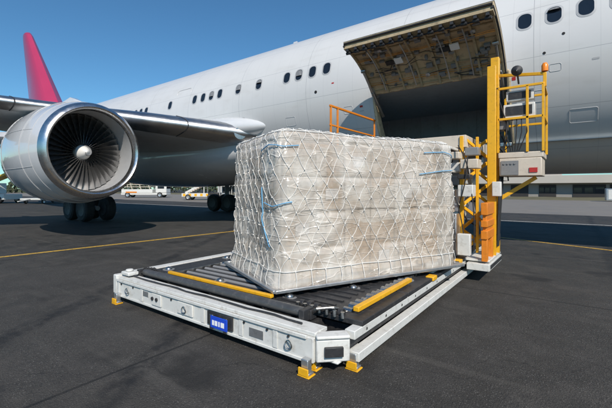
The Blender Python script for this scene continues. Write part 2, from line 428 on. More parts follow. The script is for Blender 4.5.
# passenger door outline
g = MB(); dr = [(p, q) for p, q in rrect(1.05, 1.9, .18)]
pts = []
for p, q in dr:
    s = R(8)+q/RF; pts.append(fus(-14.15+p, math.degrees(s), .003))
g.tube(pts, .013, 4, close=True); g.build('passenger_door', M['winframe'], plane)
# small static ports and a drain mast
g = MB()
for x, z, r in ((-6.75, 4.72, .05), (-.55, 4.6, .03), (-8.6, 3.4, .06), (-.2, 4.95, .03)):
    deg = math.degrees(math.asin((z-ZC)/RF)); a = R(deg); c = fus(x, deg); nn = Vector((0, -math.cos(a), math.sin(a)))
    g.cyl(c-nn*.03, c+nn*.006, r, 16)
g.each('static_port', M['dark'], plane)
def flush(x, z, w_, h_, name, m, r=.03, off=.003):
    deg = math.degrees(math.asin((z-ZC)/RF)); c = fus(x, deg); a = R(deg); nn = Vector((0, -math.cos(a), math.sin(a))); up = Vector((0, math.sin(a), math.cos(a)))
    pts = [c+Vector((p, 0, 0))+up*q+nn*(off-(q*q)/(2*RF)) for p, q in rrect(w_, h_, r)]
    g = MB(); g.add(pts, [tuple(range(len(pts)))]); return g.build(name, M[m], plane, smooth=0)
def hatch(x, z, w_, h_):
    deg = math.degrees(math.asin((z-ZC)/RF)); c = fus(x, deg); a = R(deg); nn = Vector((0, -math.cos(a), math.sin(a))); up = Vector((0, math.sin(a), math.cos(a)))
    g = MB(); g.tube([c+Vector((p, 0, 0))+up*q+nn*(.001-(q*q)/(2*RF)) for p, q in rrect(w_, h_, .04)], .006, 4, close=True); g.build('access_hatch', M['winframe'], plane)
for q in ((-7.9, 3.9, .42, .30), (-5.6, 4.0, .30, .22), (-.75, 3.7, .34, .26), (.15, 3.2, .5, .34), (-10.3, 4.1, .5, .4), (-.35, 4.25, .22, .16), (-3.1, 5.0, .3, .2)): hatch(*q)
for q in ((-5.15, 4.05, .10, .06), (-5.15, 3.92, .14, .03), (-1.18, 3.75, .10, .05), (-1.18, 3.62, .16, .025), (-1.15, 4.15, .08, .08), (.35, 4.3, .12, .04), (-6.1, 4.9, .09, .04)): flush(*q, 'placard', 'redp' if q[2] < .11 else 'winframe', .01)
for x, h_ in ((-4.2, .32), (-9.5, .4), (-15.5, .32)):
    g = MB(); g.add([(x, YC-.02, ZC+RF-.02), (x-.42, YC-.02, ZC+RF-.02), (x-.36, YC, ZC+RF+h_), (x-.16, YC, ZC+RF+h_), (x, YC+.02, ZC+RF-.02), (x-.42, YC+.02, ZC+RF-.02)], [(0,1,2,3),(5,4,3,2),(0,3,4),(1,5,2)]); g.build('blade_aerial', M['cowl'], plane)
# belly fairing
g = MB(); n = 40
for i in range(33):
    t = i/32; x = -8.6-17*t; k = math.sin(PI*min(1, max(0, t)))**.45
    for j in range(n):
        a = 2*PI*j/n; ry = 2.2+.95*k; rz = .35+1.05*k
        g.v.append((x, YC+ry*math.cos(a), 3.05+rz*math.sin(a)*(1 if math.sin(a) < 0 else 1.05)))
for i in range(32):
    for j in range(n): g.f.append((i*n+j, i*n+(j+1) % n, (i+1)*n+(j+1) % n, (i+1)*n+j)); g.m.append(0)
g.build('belly_fairing', M['cowl'], plane, smooth=60)

# wings
def airfoil(n=22):
    up, lo = [], []
    for i in range(n+1):
        t = (1-math.cos(PI*i/n))/2
        th = .62*(.2969*math.sqrt(t)-.126*t-.3516*t*t+.2843*t**3-.1036*t**4)
        up.append((t, th*1.05)); lo.append((t, -th*.85))
    return up, lo
UP, LO = airfoil()
def wing_section(y):
    """y distance outboard of the fuselage centre line -> leading edge x, z, chord, thickness"""
    s = y
    le = -9.55-(s-2.4)*.70; ch = max(2.4, 10.6-(s-2.4)*.62) if s < 9 else max(2.4, 6.5-(s-9)*.27)
    z = 3.62+(s-2.4)*.105
    return le, z, ch, .95 if s < 6 else .82
def wing(side, parent):
    st = [1.2, 2.4, 3.2, 4.2, 5.5, 7, 9, 12, 15.5, 19, 22.5, 24.5]
    cut = 5
    def pts(s, a, b, surf, sc_=1, off=0):
        le, z, ch, tk = wing_section(s)
        return [Vector((le-t*ch, YC-side*s, z+h*ch*tk+off)) for t, h in surf[a:b]]
    loops = []
    for s in st: loops.append(pts(s, 0, 23, UP)+pts(s, 1, 22, LO)[::-1])
    n = len(loops[0]); g = MB()
    for lp in loops: g.v += [tuple(v) for v in lp]
    for i in range(len(st)-1):
        for j in range(n):
            mi = 0
            g.f.append((i*n+j, i*n+(j+1) % n, (i+1)*n+(j+1) % n, (i+1)*n+j)); g.m.append(mi)
    g.f.append(tuple(range((len(st)-1)*n, len(st)*n))); g.m.append(0)
    w = g.build('wing', M['wing'], parent, smooth=50)
    g = MB(); prof = [( *p, 0) for p in UP[:cut][::-1]]+[(*p, 0) for p in LO[1:cut]]
    k = len(prof)
    for s in st[1:]:
        le, z, ch, tk = wing_section(s)
        for t, h, _ in prof: g.v.append((le-t*ch+.012, YC-side*s, z+h*ch*tk+(.006 if h > 0 else -.006)))
    for i in range(len(st)-2):
        for j in range(k-1): g.f.append((i*k+j, i*k+j+1, (i+1)*k+j+1, (i+1)*k+j)); g.m.append(0)
    l = g.build('leading_edge', M['lemetal'], None, smooth=60); l.parent = w
    # slat joints, flap track fairings
    g = MB()
    for s in (4.6, 8.9, 12.5, 16):
        le, z, ch, tk = wing_section(s)
        g.tube([(le-t*ch+.02, YC-side*s, z+h*ch*tk*1.02) for t, h, _ in prof], .02, 5)
    g.each('slat_joint', M['black'], w, True)
    for s in (5.2, 8.6, 12.5, 17):
        le, z, ch, tk = wing_section(s); g = MB()
        x0 = le-ch*.55; L_ = ch*.62
        g.lathe([(0, .01), (L_*.12, .16), (L_*.35, .26), (L_*.65, .24), (L_*.88, .12), (L_, .01)], (x0, YC-side*s, z-.22), (-1, 0, -.03), 16)
        o = g.build('flap_fairing', M['wing'], None, smooth=60); o.parent = w
    return w
wl = wing(1, plane); wing(-1, plane)
# wing root fillet with landing light
g = MB(); n = 18
for i in range(15):
    t = i/14; x = -8.9-5.8*t; rr = .22+.66*math.sin(PI*.5*min(1, t*2.2))**.9
    for j in range(n):
        a = 2*PI*j/n
        g.v.append((x, 10.35-.25*t+rr*1.15*math.cos(a), 3.92+rr*.62*math.sin(a)))
for i in range(14):
    for j in range(n): g.f.append((i*n+j, i*n+(j+1) % n, (i+1)*n+(j+1) % n, (i+1)*n+j)); g.m.append(0)
g.build('root_fillet', M['cowl'], plane, smooth=60)
g = MB(); le, z, ch, tk = wing_section(3.0)
g.lathe([(-.03, .015), (.02, .19), (.045, .23), (.05, .005)], (le-.11, YC-3.02, z-.03), (1, -.55, 0), 20, mis=[0, 1, 1, 1])
g.build('landing_light', [M['glass'], M['steel']], plane)

# engines
def engine(ex, ey, ez, full=True):
    """inlet plane at ex; axis along X"""
    RL = 1.40
    outer = [(0, RL-.10), (.03, RL-.04), (.10, RL+.01), (.22, RL+.05)]
    body = [(.22, RL+.05), (.6, RL+.12), (1.2, RL+.19), (2.0, RL+.21), (2.9, RL+.16), (3.7, RL+.03), (4.3, RL-.13), (4.35, RL-.18), (4.2, RL-.3)]
    g = MB(); g.lathe(body, (ex, ey, ez), (-1, 0, 0), 72)
    nac = g.build('engine_cowl', M['cowl'], plane, smooth=40)
    def sub(g, name, m, **k):
        o = g.build(name, m, None, **k); o.parent = nac; return o
    g = MB(); g.lathe([(.22, RL-.185), (.10, RL-.175), (.03, RL-.14)]+outer, (ex, ey, ez), (-1, 0, 0), 72); sub(g, 'inlet_lip', M['lip'], smooth=60)
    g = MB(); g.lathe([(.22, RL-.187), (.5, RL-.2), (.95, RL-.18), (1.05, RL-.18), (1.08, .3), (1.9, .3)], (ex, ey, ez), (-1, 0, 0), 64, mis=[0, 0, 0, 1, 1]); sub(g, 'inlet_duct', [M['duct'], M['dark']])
    g = MB()
    for xx in (.62, 1.18, 3.0):
        rr = RL+.125 if xx < 1 else (RL+.193 if xx < 2 else RL+.152)
        g.tube([(ex-xx, ey+rr*math.cos(2*PI*k/72), ez+rr*math.sin(2*PI*k/72)) for k in range(72)], .008, 4, close=True)
    for a in (200, 160):
        g.tube([(ex-xx, ey-(r_+.002)*math.cos(R(a-180)), ez+(r_+.002)*math.sin(R(a-180))) for xx, r_ in body[1:6]], .008, 4)
    sub(g, 'cowl_seam', M['winframe'])
    # core and nozzle
    g = MB(); g.lathe([(3.6, 1.0), (4.4, .92), (5.3, .72), (5.6, .62), (5.5, .5)], (ex, ey, ez), (-1, 0, 0), 48); sub(g, 'core_nozzle', M['steel'], smooth=60)
    g = MB(); g.lathe([(5.0, .48), (5.9, .3), (6.5, .03)], (ex, ey, ez), (-1, 0, 0), 32); sub(g, 'exhaust_cone', M['steel'], smooth=60)
    # fan
    g = MB(); g.lathe([(.60, .005), (.62, .045), (.70, .125), (.82, .195), (.95, .24), (1.03, .25)], (ex, ey, ez), (-1, 0, 0), 40); sub(g, 'spinner', M['spinner'], smooth=70)
    g = MB(); pr = []
    for k in range(26):
        t = k/25; rr = .05+.16*t; xo = -.605-.29*((rr/.245)**1.9); a = R(200+250*t); pr.append((ex+xo+.012, ey+rr*math.cos(a), ez+rr*math.sin(a)))
    g.tube(pr, [.008+.02*math.sin(PI*k/25) for k in range(26)], 6); sub(g, 'spinner_swirl', M['greyp'])
    if full:
        NB = 36; me = None
        for b in range(NB):
            if me is None:
                g = MB(); seg = 9; R0, R1 = .235, RL-.215
                for side in (0, 1):
                    for i in range(seg+1):
                        t = i/seg; r_ = R0+(R1-R0)*t; tw = R(22+43*t); chd = .30+.14*t-.1*t*t
                        for q in (-.5, -.25, 0, .25, .5):
                            u = q*chd; cam = .05*(1-4*q*q)*(1-.4*t)
                            sx = u*math.cos(tw)+cam*math.sin(tw); sy = u*math.sin(tw)-cam*math.cos(tw)
                            off = (.006*(1-(2*q)**2)+.0008)*(1 if side else -1)
                            g.v.append((-.0-sx+off*math.sin(tw), sy+off*math.cos(tw), r_))
                w = 5; m_ = (seg+1)*w
                for side in (0, 1):
                    for i in range(seg):
                        for q in range(w-1):
                            a = side*m_+i*w+q; g.f.append((a, a+1, a+w+1, a+w)); g.m.append(0)
                for i in range(seg):
                    for q in (0, w-1): a = i*w+q; g.f.append((a, a+w, m_+a+w, m_+a)); g.m.append(0)
                o = g.build('fan_blade', M['blade'], None, smooth=60); me = o.data
            else:
                o = bpy.data.objects.new('fan_blade', me); col.objects.link(o)
            o.parent = nac; o.location = (ex-.98, ey, ez); o.rotation_euler = (2*PI*b/NB, 0, 0)
    # pylon
    g = MB(); top = wing_section(YC-ey if ey < YC else ey-YC)
    pr = [(-.9, 0, .02), (-1.6, .0, .16), (-3.2, .0, .24), (-6.2, 0, .1)]
    lo = [ez+RL+.10, ez+RL+.1, ez+RL-.2, ez+.9]; hi = [ez+RL+.18, ez+RL+.42, top[1]+.12, top[1]-.1]
    for (dx, _, hw), l_, h_ in zip(pr, lo, hi):
        g.v += [(ex+dx, ey-hw, l_), (ex+dx, ey+hw, l_), (ex+dx, ey+hw*.7, h_), (ex+dx, ey-hw*.7, h_)]
    for i in range(3):
        for j in range(4): g.f.append((i*4+j, i*4+(j+1) % 4, (i+1)*4+(j+1) % 4, (i+1)*4+j)); g.m.append(0)
    g.f += [(0, 1, 2, 3), (12, 13, 14, 15)]; g.m += [0, 0]
    sub(g, 'pylon', M['cowl'], smooth=60, bevel=.03)
engine(-11.4, 5.05, 2.70)
engine(-11.4, 2*YC-5.05, 2.70, False)

# tail
def slab(prof, y0, th, name, m, axis='y'):
    """lens-section surface: prof = [(le_x, te_x, height)]"""
    g = MB(); n = 12
    for le, te, h in prof:
        ch = le-te
        for s in (1, -1):
            for i in range(n+1):
                t = i/n; d = th*ch*(.2969*math.sqrt(t)-.126*t-.3516*t*t+.2843*t**3-.1036*t**4)*3.2*s
                g.v.append((le-t*ch, y0+d, h) if axis == 'y' else (le-t*ch, h, y0+d))
    w = 2*(n+1)
    for k in range(len(prof)-1):
        for s in (0, 1):
            for i in range(n): a = k*w+s*(n+1)+i; g.f.append((a, a+1, a+w+1, a+w)); g.m.append(0)
    a = (len(prof)-1)*w; g.f.append(tuple(range(a, a+n+1))+tuple(range(a+2*n+1, a+n, -1))); g.m.append(0)
    return g.build(name, m, plane, smooth=60)
slab([(-32.8, -42.3, 7.1), (-35.2, -42.5, 8.4), (-42.4, -44.75, 16.6), (-42.9, -44.8, 17.0)], YC, .4, 'tail_fin', M['redfin'])
slab([(-40.2, -45.8, YC-1), (-46.5, -48.8, YC-9.5)], 6.3, .35, 'tailplane', M['wing'], 'z')
slab([(-40.2, -45.8, YC+1), (-46.5, -48.8, YC+9.5)], 6.3, .35, 'tailplane', M['wing'], 'z')

g = MB()
for y in (YC-.30, YC+.30):
    g.tube([(-40.6, y, 7.9), (-43.95, y*.0+YC+(y-YC)*.35, 16.3)], .035, 5)
g.each('rudder_joint', M['winframe'], plane)
# main landing gear
def wheel(g, c, r, w, ax=(0, 1, 0)):
    a = Vector(ax).normalized(); c = Vector(c)
    g.lathe([(-w/2, r*.55), (-w/2, r*.86), (-w*.36, r*.97), (0, r), (w*.36, r*.97), (w/2, r*.86), (w/2, r*.55)], c, a, 32, mi=0)
    g.lathe([(-w*.42, .01), (-w*.42, r*.4), (-w*.5, r*.56), (w*.5, r*.56), (w*.42, r*.4), (w*.42, .01)], c, a, 24, mi=1)
for sy in (1, -1):
    y = YC-sy*4.5; g = MB(); g.cyl((-19.2, y, 3.8), (-19.2, y, .95), .16); g.cyl((-18.3, y, .62), (-20.1, y, .62), .11); g.beam((-19.2, y, 2.6), (-19.2, y+sy*1.7, 3.6), .12, .12); g.beam((-19.2, y, 1.2), (-17.6, y, 3.4), .1, .1)
    lg = g.build('landing_gear', M['greyp'], plane)
    for dx in (-.75, .75):
        for dy in (-.5, .5):
            g = MB(); wheel(g, (-19.2+dx, y+dy, .605), .6, .42); o = g.build('wheel', [M['rubber'], M['hubshade']], None); o.parent = lg

# cargo hold behind the opening
g = MB(); X0, X1, Y0, Y1, Z0, Z1 = -7.2, 1.0, 10.9, 14.6, 2.70, 4.42
g.add([(X0,Y0-.25,Z0),(X1,Y0-.25,Z0),(X1,Y1,Z0),(X0,Y1,Z0)], [(0,1,2,3)])
g.add([(X0,Y0-.9,Z1),(X1,Y0-.9,Z1),(X1,Y1,Z1),(X0,Y1,Z1)], [(0,1,2,3)])
g.add([(X0,Y1,Z0),(X1,Y1,Z0),(X1,Y1,Z1),(X0,Y1,Z1)], [(0,1,2,3)])
for x in (X0, X1): g.add([(x,Y0-.25,Z0),(x,Y1,Z0),(x,Y1,Z1),(x,Y0-.9,Z1)], [(0,1,2,3)])
for k in range(12): g.box((X0+.2+k*.68, Y1-.04, Z0), (X0+.26+k*.68, Y1-.005, Z1))
g.build('cargo_hold', M['hold'], plane, smooth=0)
g = MB()
for k in range(9): g.cyl((DX0+.2, 10.95+k*.35, 2.76), (DX1-.2, 10.95+k*.35, 2.76), .035, 10)
g.each('hold_floor_roller', M['steel'], plane)
# door surround frame, a rim set into the skin
g = MB()
def rimtube(pts, r, mi=0): g.tube(pts, r, 8, mi)
for x in (DX0, DX1): rimtube([fus(x, a, -.02) for a in range(DA0, DA1+1, 3)], .045)
for a in (DA0, DA1): rimtube([fus(x, a, -.02) for x in (DX0, -3.9, -3.1, -2.3, DX1)], .045)
for x in (DX0, DX1):
    s = 1 if x == DX0 else -1
    g.add([fus(x, a, 0) for a in range(DA0, DA1+1, 3)]+[fus(x+s*.02, a, -.28) for a in range(DA0, DA1+1, 3)], [(i, i+1, 14+i+1, 14+i) for i in range(13)])
g.build('door_surround', M['primer'], plane)
g = MB(); g.box((DX0+.03, 10.62, 2.64), (DX1-.03, 11.0, 2.735)); g.build('door_sill', M['steel'], plane, bevel=.01)

# cargo door: curved panel hinged on the top edge of the opening
HP = fus(0, DA1, .02)            # hinge line y,z
OPEN = R(148.5)
def door(x, s, off):
    """s = arc distance from the hinge (0..1.92), off = distance out of the skin; returns a point in the opened position"""
    a = R(DA1)-s/RF
    y = YC-(RF+off)*math.cos(a)-HP.y; z = ZC+(RF+off)*math.sin(a)-HP.z
    c, sn = math.cos(-OPEN), math.sin(-OPEN)
    # swing outwards (towards -Y) and up
    return Vector((x, HP.y + (y*c - z*-sn*-1), HP.z + (y*sn*1 + z*c)))
def rot(x, s, off):
    a = R(DA1)-s/RF
    y = YC-(RF+off)*math.cos(a)-HP.y; z = ZC+(RF+off)*math.sin(a)-HP.z
    th = -OPEN
    return Vector((x, HP.y+y*math.cos(th)-z*math.sin(th), HP.z+y*math.sin(th)+z*math.cos(th)))
SL = 2.05; A, B = DX0+.02, DX1-.02
def panel(s0, s1, o0, o1, x0, x1, mi=0, ns=10, nx_=2, g=None):
    g = g or MB(); vs = []; 
    for o in (o0, o1):
        for i in range(ns+1):
            for k in range(nx_): vs.append(rot(x0+(x1-x0)*k/(nx_-1), s0+(s1-s0)*i/ns, o))
    m_ = (ns+1)*nx_; fs = []
    for b in (0, m_):
        for i in range(ns):
            for k in range(nx_-1): q = b+i*nx_+k; fs.append((q, q+1, q+nx_+1, q+nx_))
    for i in range(ns):
        for k in (0, nx_-1): q = i*nx_+k; fs.append((q, q+nx_, m_+q+nx_, m_+q))
    for k in range(nx_-1):
        for i in (0, ns): q = i*nx_+k; fs.append((q, q+1, m_+q+1, m_+q))
    g.add(vs, fs, mi); return g
cd = panel(.02, SL, -.012, 0, A, B, ns=14).build('cargo_door', M['skin'], plane, smooth=30)
def dsubs(g, name, m, **k): g.each(name, m, cd, True, **k)
def dsub(g, name, m, **k):
    o = g.build(name, m, None, **k); o.parent = cd; return o
dsub(panel(.03, SL-.01, -.10, -.016, A+.01, B-.01, ns=14), 'inner_liner', M['primer'], smooth=30)
for i, x in enumerate([A+.06+(B-A-.12)*k/7 for k in range(8)]):
    dsub(panel(.06, SL-.25, -.185, -.102, x-.022, x+.022), 'door_rib', M['primerd'], smooth=30)
g = MB()
for s in (.12, .55, 1.05, 1.5): panel(s, s+.035, -.135, -.103, A+.05, B-.05, ns=1, g=g)
dsubs(g, 'door_stringer', M['primerd'], smooth=0)
g = MB()
for s, r_ in ((.36, .012), (.42, .008), (1.28, .013), (1.33, .008), (1.72, .014)): g.tube([rot(A+.08+(B-A-.16)*k/20, s+.012*math.sin(k*1.7), -.175) for k in range(21)], r_, 6)
dsubs(g, 'wiring_run', M['copper'])
# latch beam along the free edge with hooks and torque tube
g = MB(); panel(SL-.26, SL-.02, -.20, -.102, A+.02, B-.02, ns=2, g=g); dsub(g, 'latch_beam', M['primerd'], smooth=0)
g = MB()
for k in range(15):
    x = A+.12+(B-A-.24)*k/14
    panel(SL-.22, SL-.03, -.27, -.202, x-.035, x+.03, ns=1, g=g)
    g.cyl(rot(x-.06, SL-.12, -.285), rot(x+.06, SL-.12, -.285), .035, 10)
g.tube([rot(A+.05, SL-.2, -.245), rot(B-.05, SL-.2, -.245)], .02, 8)
dsubs(g, 'latch_hook', M['black'])
g = MB()
for k in range(22):
    x = A+.1+(B-A-.2)*k/21; panel(SL-.3, SL-.26, -.19, -.105, x-.02, x+.02, ns=1, g=g)
dsubs(g, 'latch_fitting', M['copper'])
g = MB()
for k in range(14):
    x = rnd.uniform(A+.2, B-.5); s_ = rnd.uniform(.2, 1.4); g.tube([rot(x, s_, -.18), rot(x+rnd.uniform(.1, .3), s_+rnd.uniform(-.1, .1), -.22), rot(x+rnd.uniform(.3, .6), s_+rnd.uniform(-.2, .2), -.18)], rnd.uniform(.006, .014), 6)
dsubs(g, 'door_cable', M['black'])
for x in (A+.5, A+1.35, A+2.2, A+2.75):
    g = MB(); g.tube([rot(x, q/8*1.5+.15, -.2) for q in range(9)], .016, 8); dsub(g, 'push_rod', M['alu'])
g = MB(); g.tube([rot(A+.03, s/10*SL, -.13) for s in range(11)], .03, 8); g.tube([rot(B-.03, s/10*SL, -.13) for s in range(11)], .03, 8); g.tube([rot(A+.03, SL, -.07), rot(B-.03, SL, -.07)], .03, 8); dsubs(g, 'door_seal', M['rubber'])
for x, s in ((A+1.12, .95), (B-.95, 1.0)):
    g = MB(); panel(s, s+.2, -.20, -.17, x-.1, x+.1, ns=1, g=g); dsub(g, 'placard', M['lettering'], smooth=0)
    g = MB(); panel(s+.02, s+.16, -.21, -.17, x-.34, x-.12, ns=1, g=g); dsub(g, 'handle_recess', M['black'], smooth=0)
for x, s in ((A+.8, 1.55), (B-.5, 1.45), (B-1.3, 1.5), (A+1.7, .4)):
    g = MB(); g.lathe([(0, .06), (.03, .055), (.045, .01)], rot(x, s, -.17), rot(x, s, -.3)-rot(x, s, -.17), 16); dsub(g, 'door_lamp', M['alu'])
g = MB()
for k in range(70):
    x = rnd.uniform(A+.2, B-.3); s = rnd.uniform(.15, 1.65)
    panel(s, s+rnd.uniform(.04, .12), -.17-rnd.random()*.03, -.1, x, x+rnd.uniform(.05, .16), ns=1, g=g)
dsubs(g, 'door_fitting', M['greyp'], smooth=0)
# actuators
for x in (A+.1, B-.12):
    p = fus(x, -24, -.25); q = rot(x, .95, -.2); m_ = p.lerp(q, .55)
    g = MB(); g.cyl(p, m_, .05, 14); g.cyl(m_, q, .028, 12); g.cyl(q+Vector((-.06, 0, 0)), q+Vector((.06, 0, 0)), .05, 12); dsub(g, 'door_actuator', M['steel'])
    g = MB(); g.tube([fus(x, -11, -.05), HP.lerp(q, .2)+Vector((x, 0, -.1))*Vector((0,0,1)).z if False else Vector((x, HP.y-.05, HP.z-.12)), rot(x, .3, -.18)], .04, 8); dsub(g, 'hinge_arm', M['alu'])
g = MB()
for k in range(9):
    x = A+.15+(B-A-.3)*k/8; g.cyl((x-.09, HP.y, HP.z), (x+.09, HP.y, HP.z), .035, 12)
dsubs(g, 'hinge', M['steel'])

# ---------------------------------------------------------------- cargo loader
LX0, LX1, LY0, LY1 = -5.12, -1.50, 2.50, 9.45
ld = thing('cargo_loader', 'low white pallet loader with black roller deck, yellow mast and raised bridge', 'cargo loader', (-3.4, 5.5, 0))
def part(g, name, m, **k): return g.build(name, m, ld, **k)
def subs(g, name, m, parent, **k): g.each(name, m, parent, True, **k)
def parts(g, name, m, **k): g.each(name, m, ld, **k)
def sub(g, name, m, parent, **k): o = g.build(name, m, None, **k); o.parent = parent; return o
# near end beam
g = MB(); g.box((LX0+.08, LY0, .09), (LX1-.24, LY0+.13, .30)); g.box((LX0+.02, LY0+.03, .302), (LX1-.24, LY0+.22, .338))
g.box((LX0+.10, LY0-.02, .285), (LX1-.30, LY0-.001, .318)); g.box((LX0+.10, LY0-.012, .085), (LX1-.30, LY0-.001, .115))
eb = part(g, 'end_beam', M['white'], bevel=.008)
g = MB()
for x in (-5.0, -4.42, -3.2, -2.62, -2.18): g.box((x, LY0-.01, .12), (x+.055, LY0-.001, .28))
g.box((-4.15, LY0-.016, .13), (-3.95, LY0-.001, .27)); g.box((-3.62, LY0-.018, .14), (-3.34, LY0-.001, .27))
subs(g, 'beam_plate', M['white'], eb, bevel=.004)
g = MB()
for x in (-4.12, -4.03): g.cyl((x, LY0-.03, .21), (x, LY0-.0165, .21), .022, 14)
for x in (-4.9, -4.6, -3.75, -2.55, -2.25, -2.0): g.cyl((x, LY0-.012, .26), (x, LY0-.0005, .26), .012, 10)
subs(g, 'bolt', M['black'], eb)
g = MB()
for x in (-4.72, -3.48, -1.98): g.tube([(x+.035*math.cos(a*PI/8), LY0-.03-.006*math.sin(a*PI/4), .20+.035*math.sin(a*PI/8)) for a in range(16)], .007, 6, close=True)
subs(g, 'tie_ring', M['steel'], eb)
g = MB(); g.tube([(LX0+.12+.17*k, LY0+.125+.01*math.sin(k*1.3), .350+.004*math.sin(k*2.1)) for k in range(19)], .011, 6); sub(g, 'air_line', M['black'], eb)
g = MB(); g.box((-2.48, LY0-.006, .15), (-2.30, LY0-.0012, .23)); g.box((-4.38, LY0-.006, .20), (-4.24, LY0-.0012, .26)); subs(g, 'data_plate', M['alu'], eb)
# recessed black hitch bracket and blue label
g = MB(); g.box((-3.08, LY0-.022, .135), (-2.70, LY0-.0015, .275), 0); 
br = sub(g, 'hitch_recess', M['black'], eb, bevel=.003)
g = MB(); g.box((-3.03, LY0-.034, .10), (-2.98, LY0-.023, .25)); g.box((-2.82, LY0-.034, .10), (-2.77, LY0-.023, .25)); g.box((-2.96, LY0-.05, .18), (-2.84, LY0-.023, .215)); subs(g, 'hitch_bracket', M['steel'], eb, bevel=.003)
g = MB(); g.box((-2.98, LY0-.062, .135), (-2.73, LY0-.052, .255)); lb = sub(g, 'blue_label', M['blue'], eb, bevel=.003)
g = MB()
for k, (a_, b_) in enumerate(((.02, .05), (.06, .10), (.115, .135), (.15, .20))): g.box((-2.97+a_, LY0-.0645, .165), (-2.97+b_, LY0-.063, .215))
sub(g, 'label_print', M['lettering'], eb, smooth=0)
# chamfered near-right corner with slotted bumper
g = MB()
P0, P1 = Vector((LX1-.24, LY0+.035, .2)), Vector((LX1-.035, LY0+.235, .2))
g.beam(P0, P1, .10, .19); g.beam(P0+Vector((0, 0, .113)), P1+Vector((0, 0, .113)), .13, .03)
g.box((LX1-.28, LY0+.10, .09), (LX1-.06, LY0+.55, .115))
cb = part(g, 'corner_bumper', M['white'], bevel=.012)
g = MB(); g.beam(P0.lerp(P1, .25)+Vector((.045, -.055, 0)), P0.lerp(P1, .8)+Vector((.045, -.055, 0)), .03, .08); sub(g, 'bumper_slot', M['black'], cb, bevel=.004)
g = MB(); g.box((LX1-.30, LY0+.06, .235), (LX1-.24, LY0+.075, .33)); sub(g, 'blue_reflector', M['blue'], cb)
# right rail: white channel with a dark slot
g = MB(); g.box((LX1-.10, LY0+.28, .255), (LX1, LY1, .33)); g.box((LX1-.06, LY0+.28, .075), (LX1+.04, LY1, .155)); g.box((LX1-.16, LY0+.28, .157), (LX1-.09, LY1, .253), 0)
rr = part(g, 'side_rail', M['white'], bevel=.006)
g = MB(); g.box((LX1-.088, LY0+.32, .158), (LX1-.070, LY1-.03, .252)); sub(g, 'rail_slot', M['black'], rr)
g = MB()
for k in range(16): g.cyl((LX1-.02, LY0+.5+k*.42, .292), (LX1+.006, LY0+.5+k*.42, .292), .013, 8)
subs(g, 'rail_bolt', M['steel'], rr)
for y in (4.9, 6.3): 
    g = MB(); g.box((LX1-.09, y, .332), (LX1+.02, y+.16, .39)); sub(g, 'yellow_stop', M['yellow'], rr, bevel=.01)
g = MB(); g.box((LX0, LY0+.10, .09), (LX0+.10, LY1, .33)); g.box((LX0-.02, LY0+.12, .332), (LX0+.14, LY1, .37)); part(g, 'side_rail', M['white'], bevel=.006)
# sub-frame under the deck
g = MB()
for x in (-4.6, -3.7, -2.8, -2.0): g.box((x-.05, LY0+.14, .14), (x+.05, LY1, .30))
for k in range(8): g.box((LX0+.12, LY0+.5+k*.85, .12), (LX1-.12, LY0+.58+k*.85, .28))
parts(g, 'chassis_crossmember', M['black'])
# deck plates
DZ = .375
for k in range(4):
    g = MB(); y0 = LY0+.42+k*1.12; y1 = y0+1.10
    for q in range(3):
        x0 = LX0+.22+q*1.14; g.box((x0, y0, DZ-.05), (x0+1.12, y1, DZ))
    dp = part(g, 'deck_plate', M['black'], bevel=.006)
    g = MB(); h = MB()
    for q in range(9):
        for w in range(3):
            if (q+w) % 3 or q in (2, 5): continue
            x = LX0+.40+q*.375; y = y0+.18+w*.37
            g.lathe([(0, .085), (.006, .085), (.008, .06), (.004, .055)], (x, y, DZ+.0005), (0, 0, 1), 16)
            h.lathe([(0, .05), (.02, .05), (.036, .036), (.045, .005)], (x, y, DZ), (0, 0, 1), 14)
    r_ = MB(); sl = MB()
    for w in range(7):
        y = y0+.08+w*.155; r_.cyl((LX0+.78, y, DZ+.004), (LX0+2.35, y, DZ+.004), .022, 12); sl.box((LX0+2.5, y-.02, DZ+.001), (LX0+3.2, y+.02, DZ+.014))
    r_.each('deck_roller', M['greyp'], dp, True); sl.each('deck_slat', M['black'], dp, True)
    for xx in (LX0+.74, LX0+2.38):
        q_ = MB(); q_.box((xx-.012, y0+.02, DZ+.001), (xx+.012, y1-.02, DZ+.034)); q_.each('roller_rail', M['steel'], dp, True)
    subs(g, 'caster_cup', M['greyp'], dp); subs(h, 'caster_ball', M['steel'], dp, smooth=70)
# long end roller and edge rollers
g = MB(); g.cyl((LX0+.30, LY0+.30, .375), (LX1-.55, LY0+.30, .375), .05, 24); er = part(g, 'end_roller', M['rollerd'])
g = MB()
for x in (LX0+.25, LX1-.52): g.box((x-.04, LY0+.22, .31), (x+.02, LY0+.38, .42))
subs(g, 'roller_bracket', M['black'], er, bevel=.005)
g = MB(); h = MB()
for k in range(38):
    y = LY0+.62+k*.125; r_ = .05 if k % 3 else .038
    g.cyl((LX1-.30, y, .365), (LX1-.20, y, .365), r_, 14); h.box((LX1-.325, y-.05, .30), (LX1-.305, y+.05, .37)); 
parts(h, 'roller_bracket', M['black'], bevel=.003); parts(g, 'edge_roller', M['steel'])
g = MB(); g.box((LX1-.34, LY0+.55, .25), (LX1-.12, LY1-2.2, .31)); part(g, 'roller_tray', M['black'], bevel=.004)
g = MB(); g.box((LX1-.165, LY0+.55, .40), (LX1-.105, LY0+1.95, .445)); part(g, 'yellow_guide', M['yellow'], bevel=.006)
g = MB(); g.box((LX0+.72, LY0+.375, .40), (LX0+2.58, LY0+.425, .435)); part(g, 'yellow_guide', M['yellow'], bevel=.006)
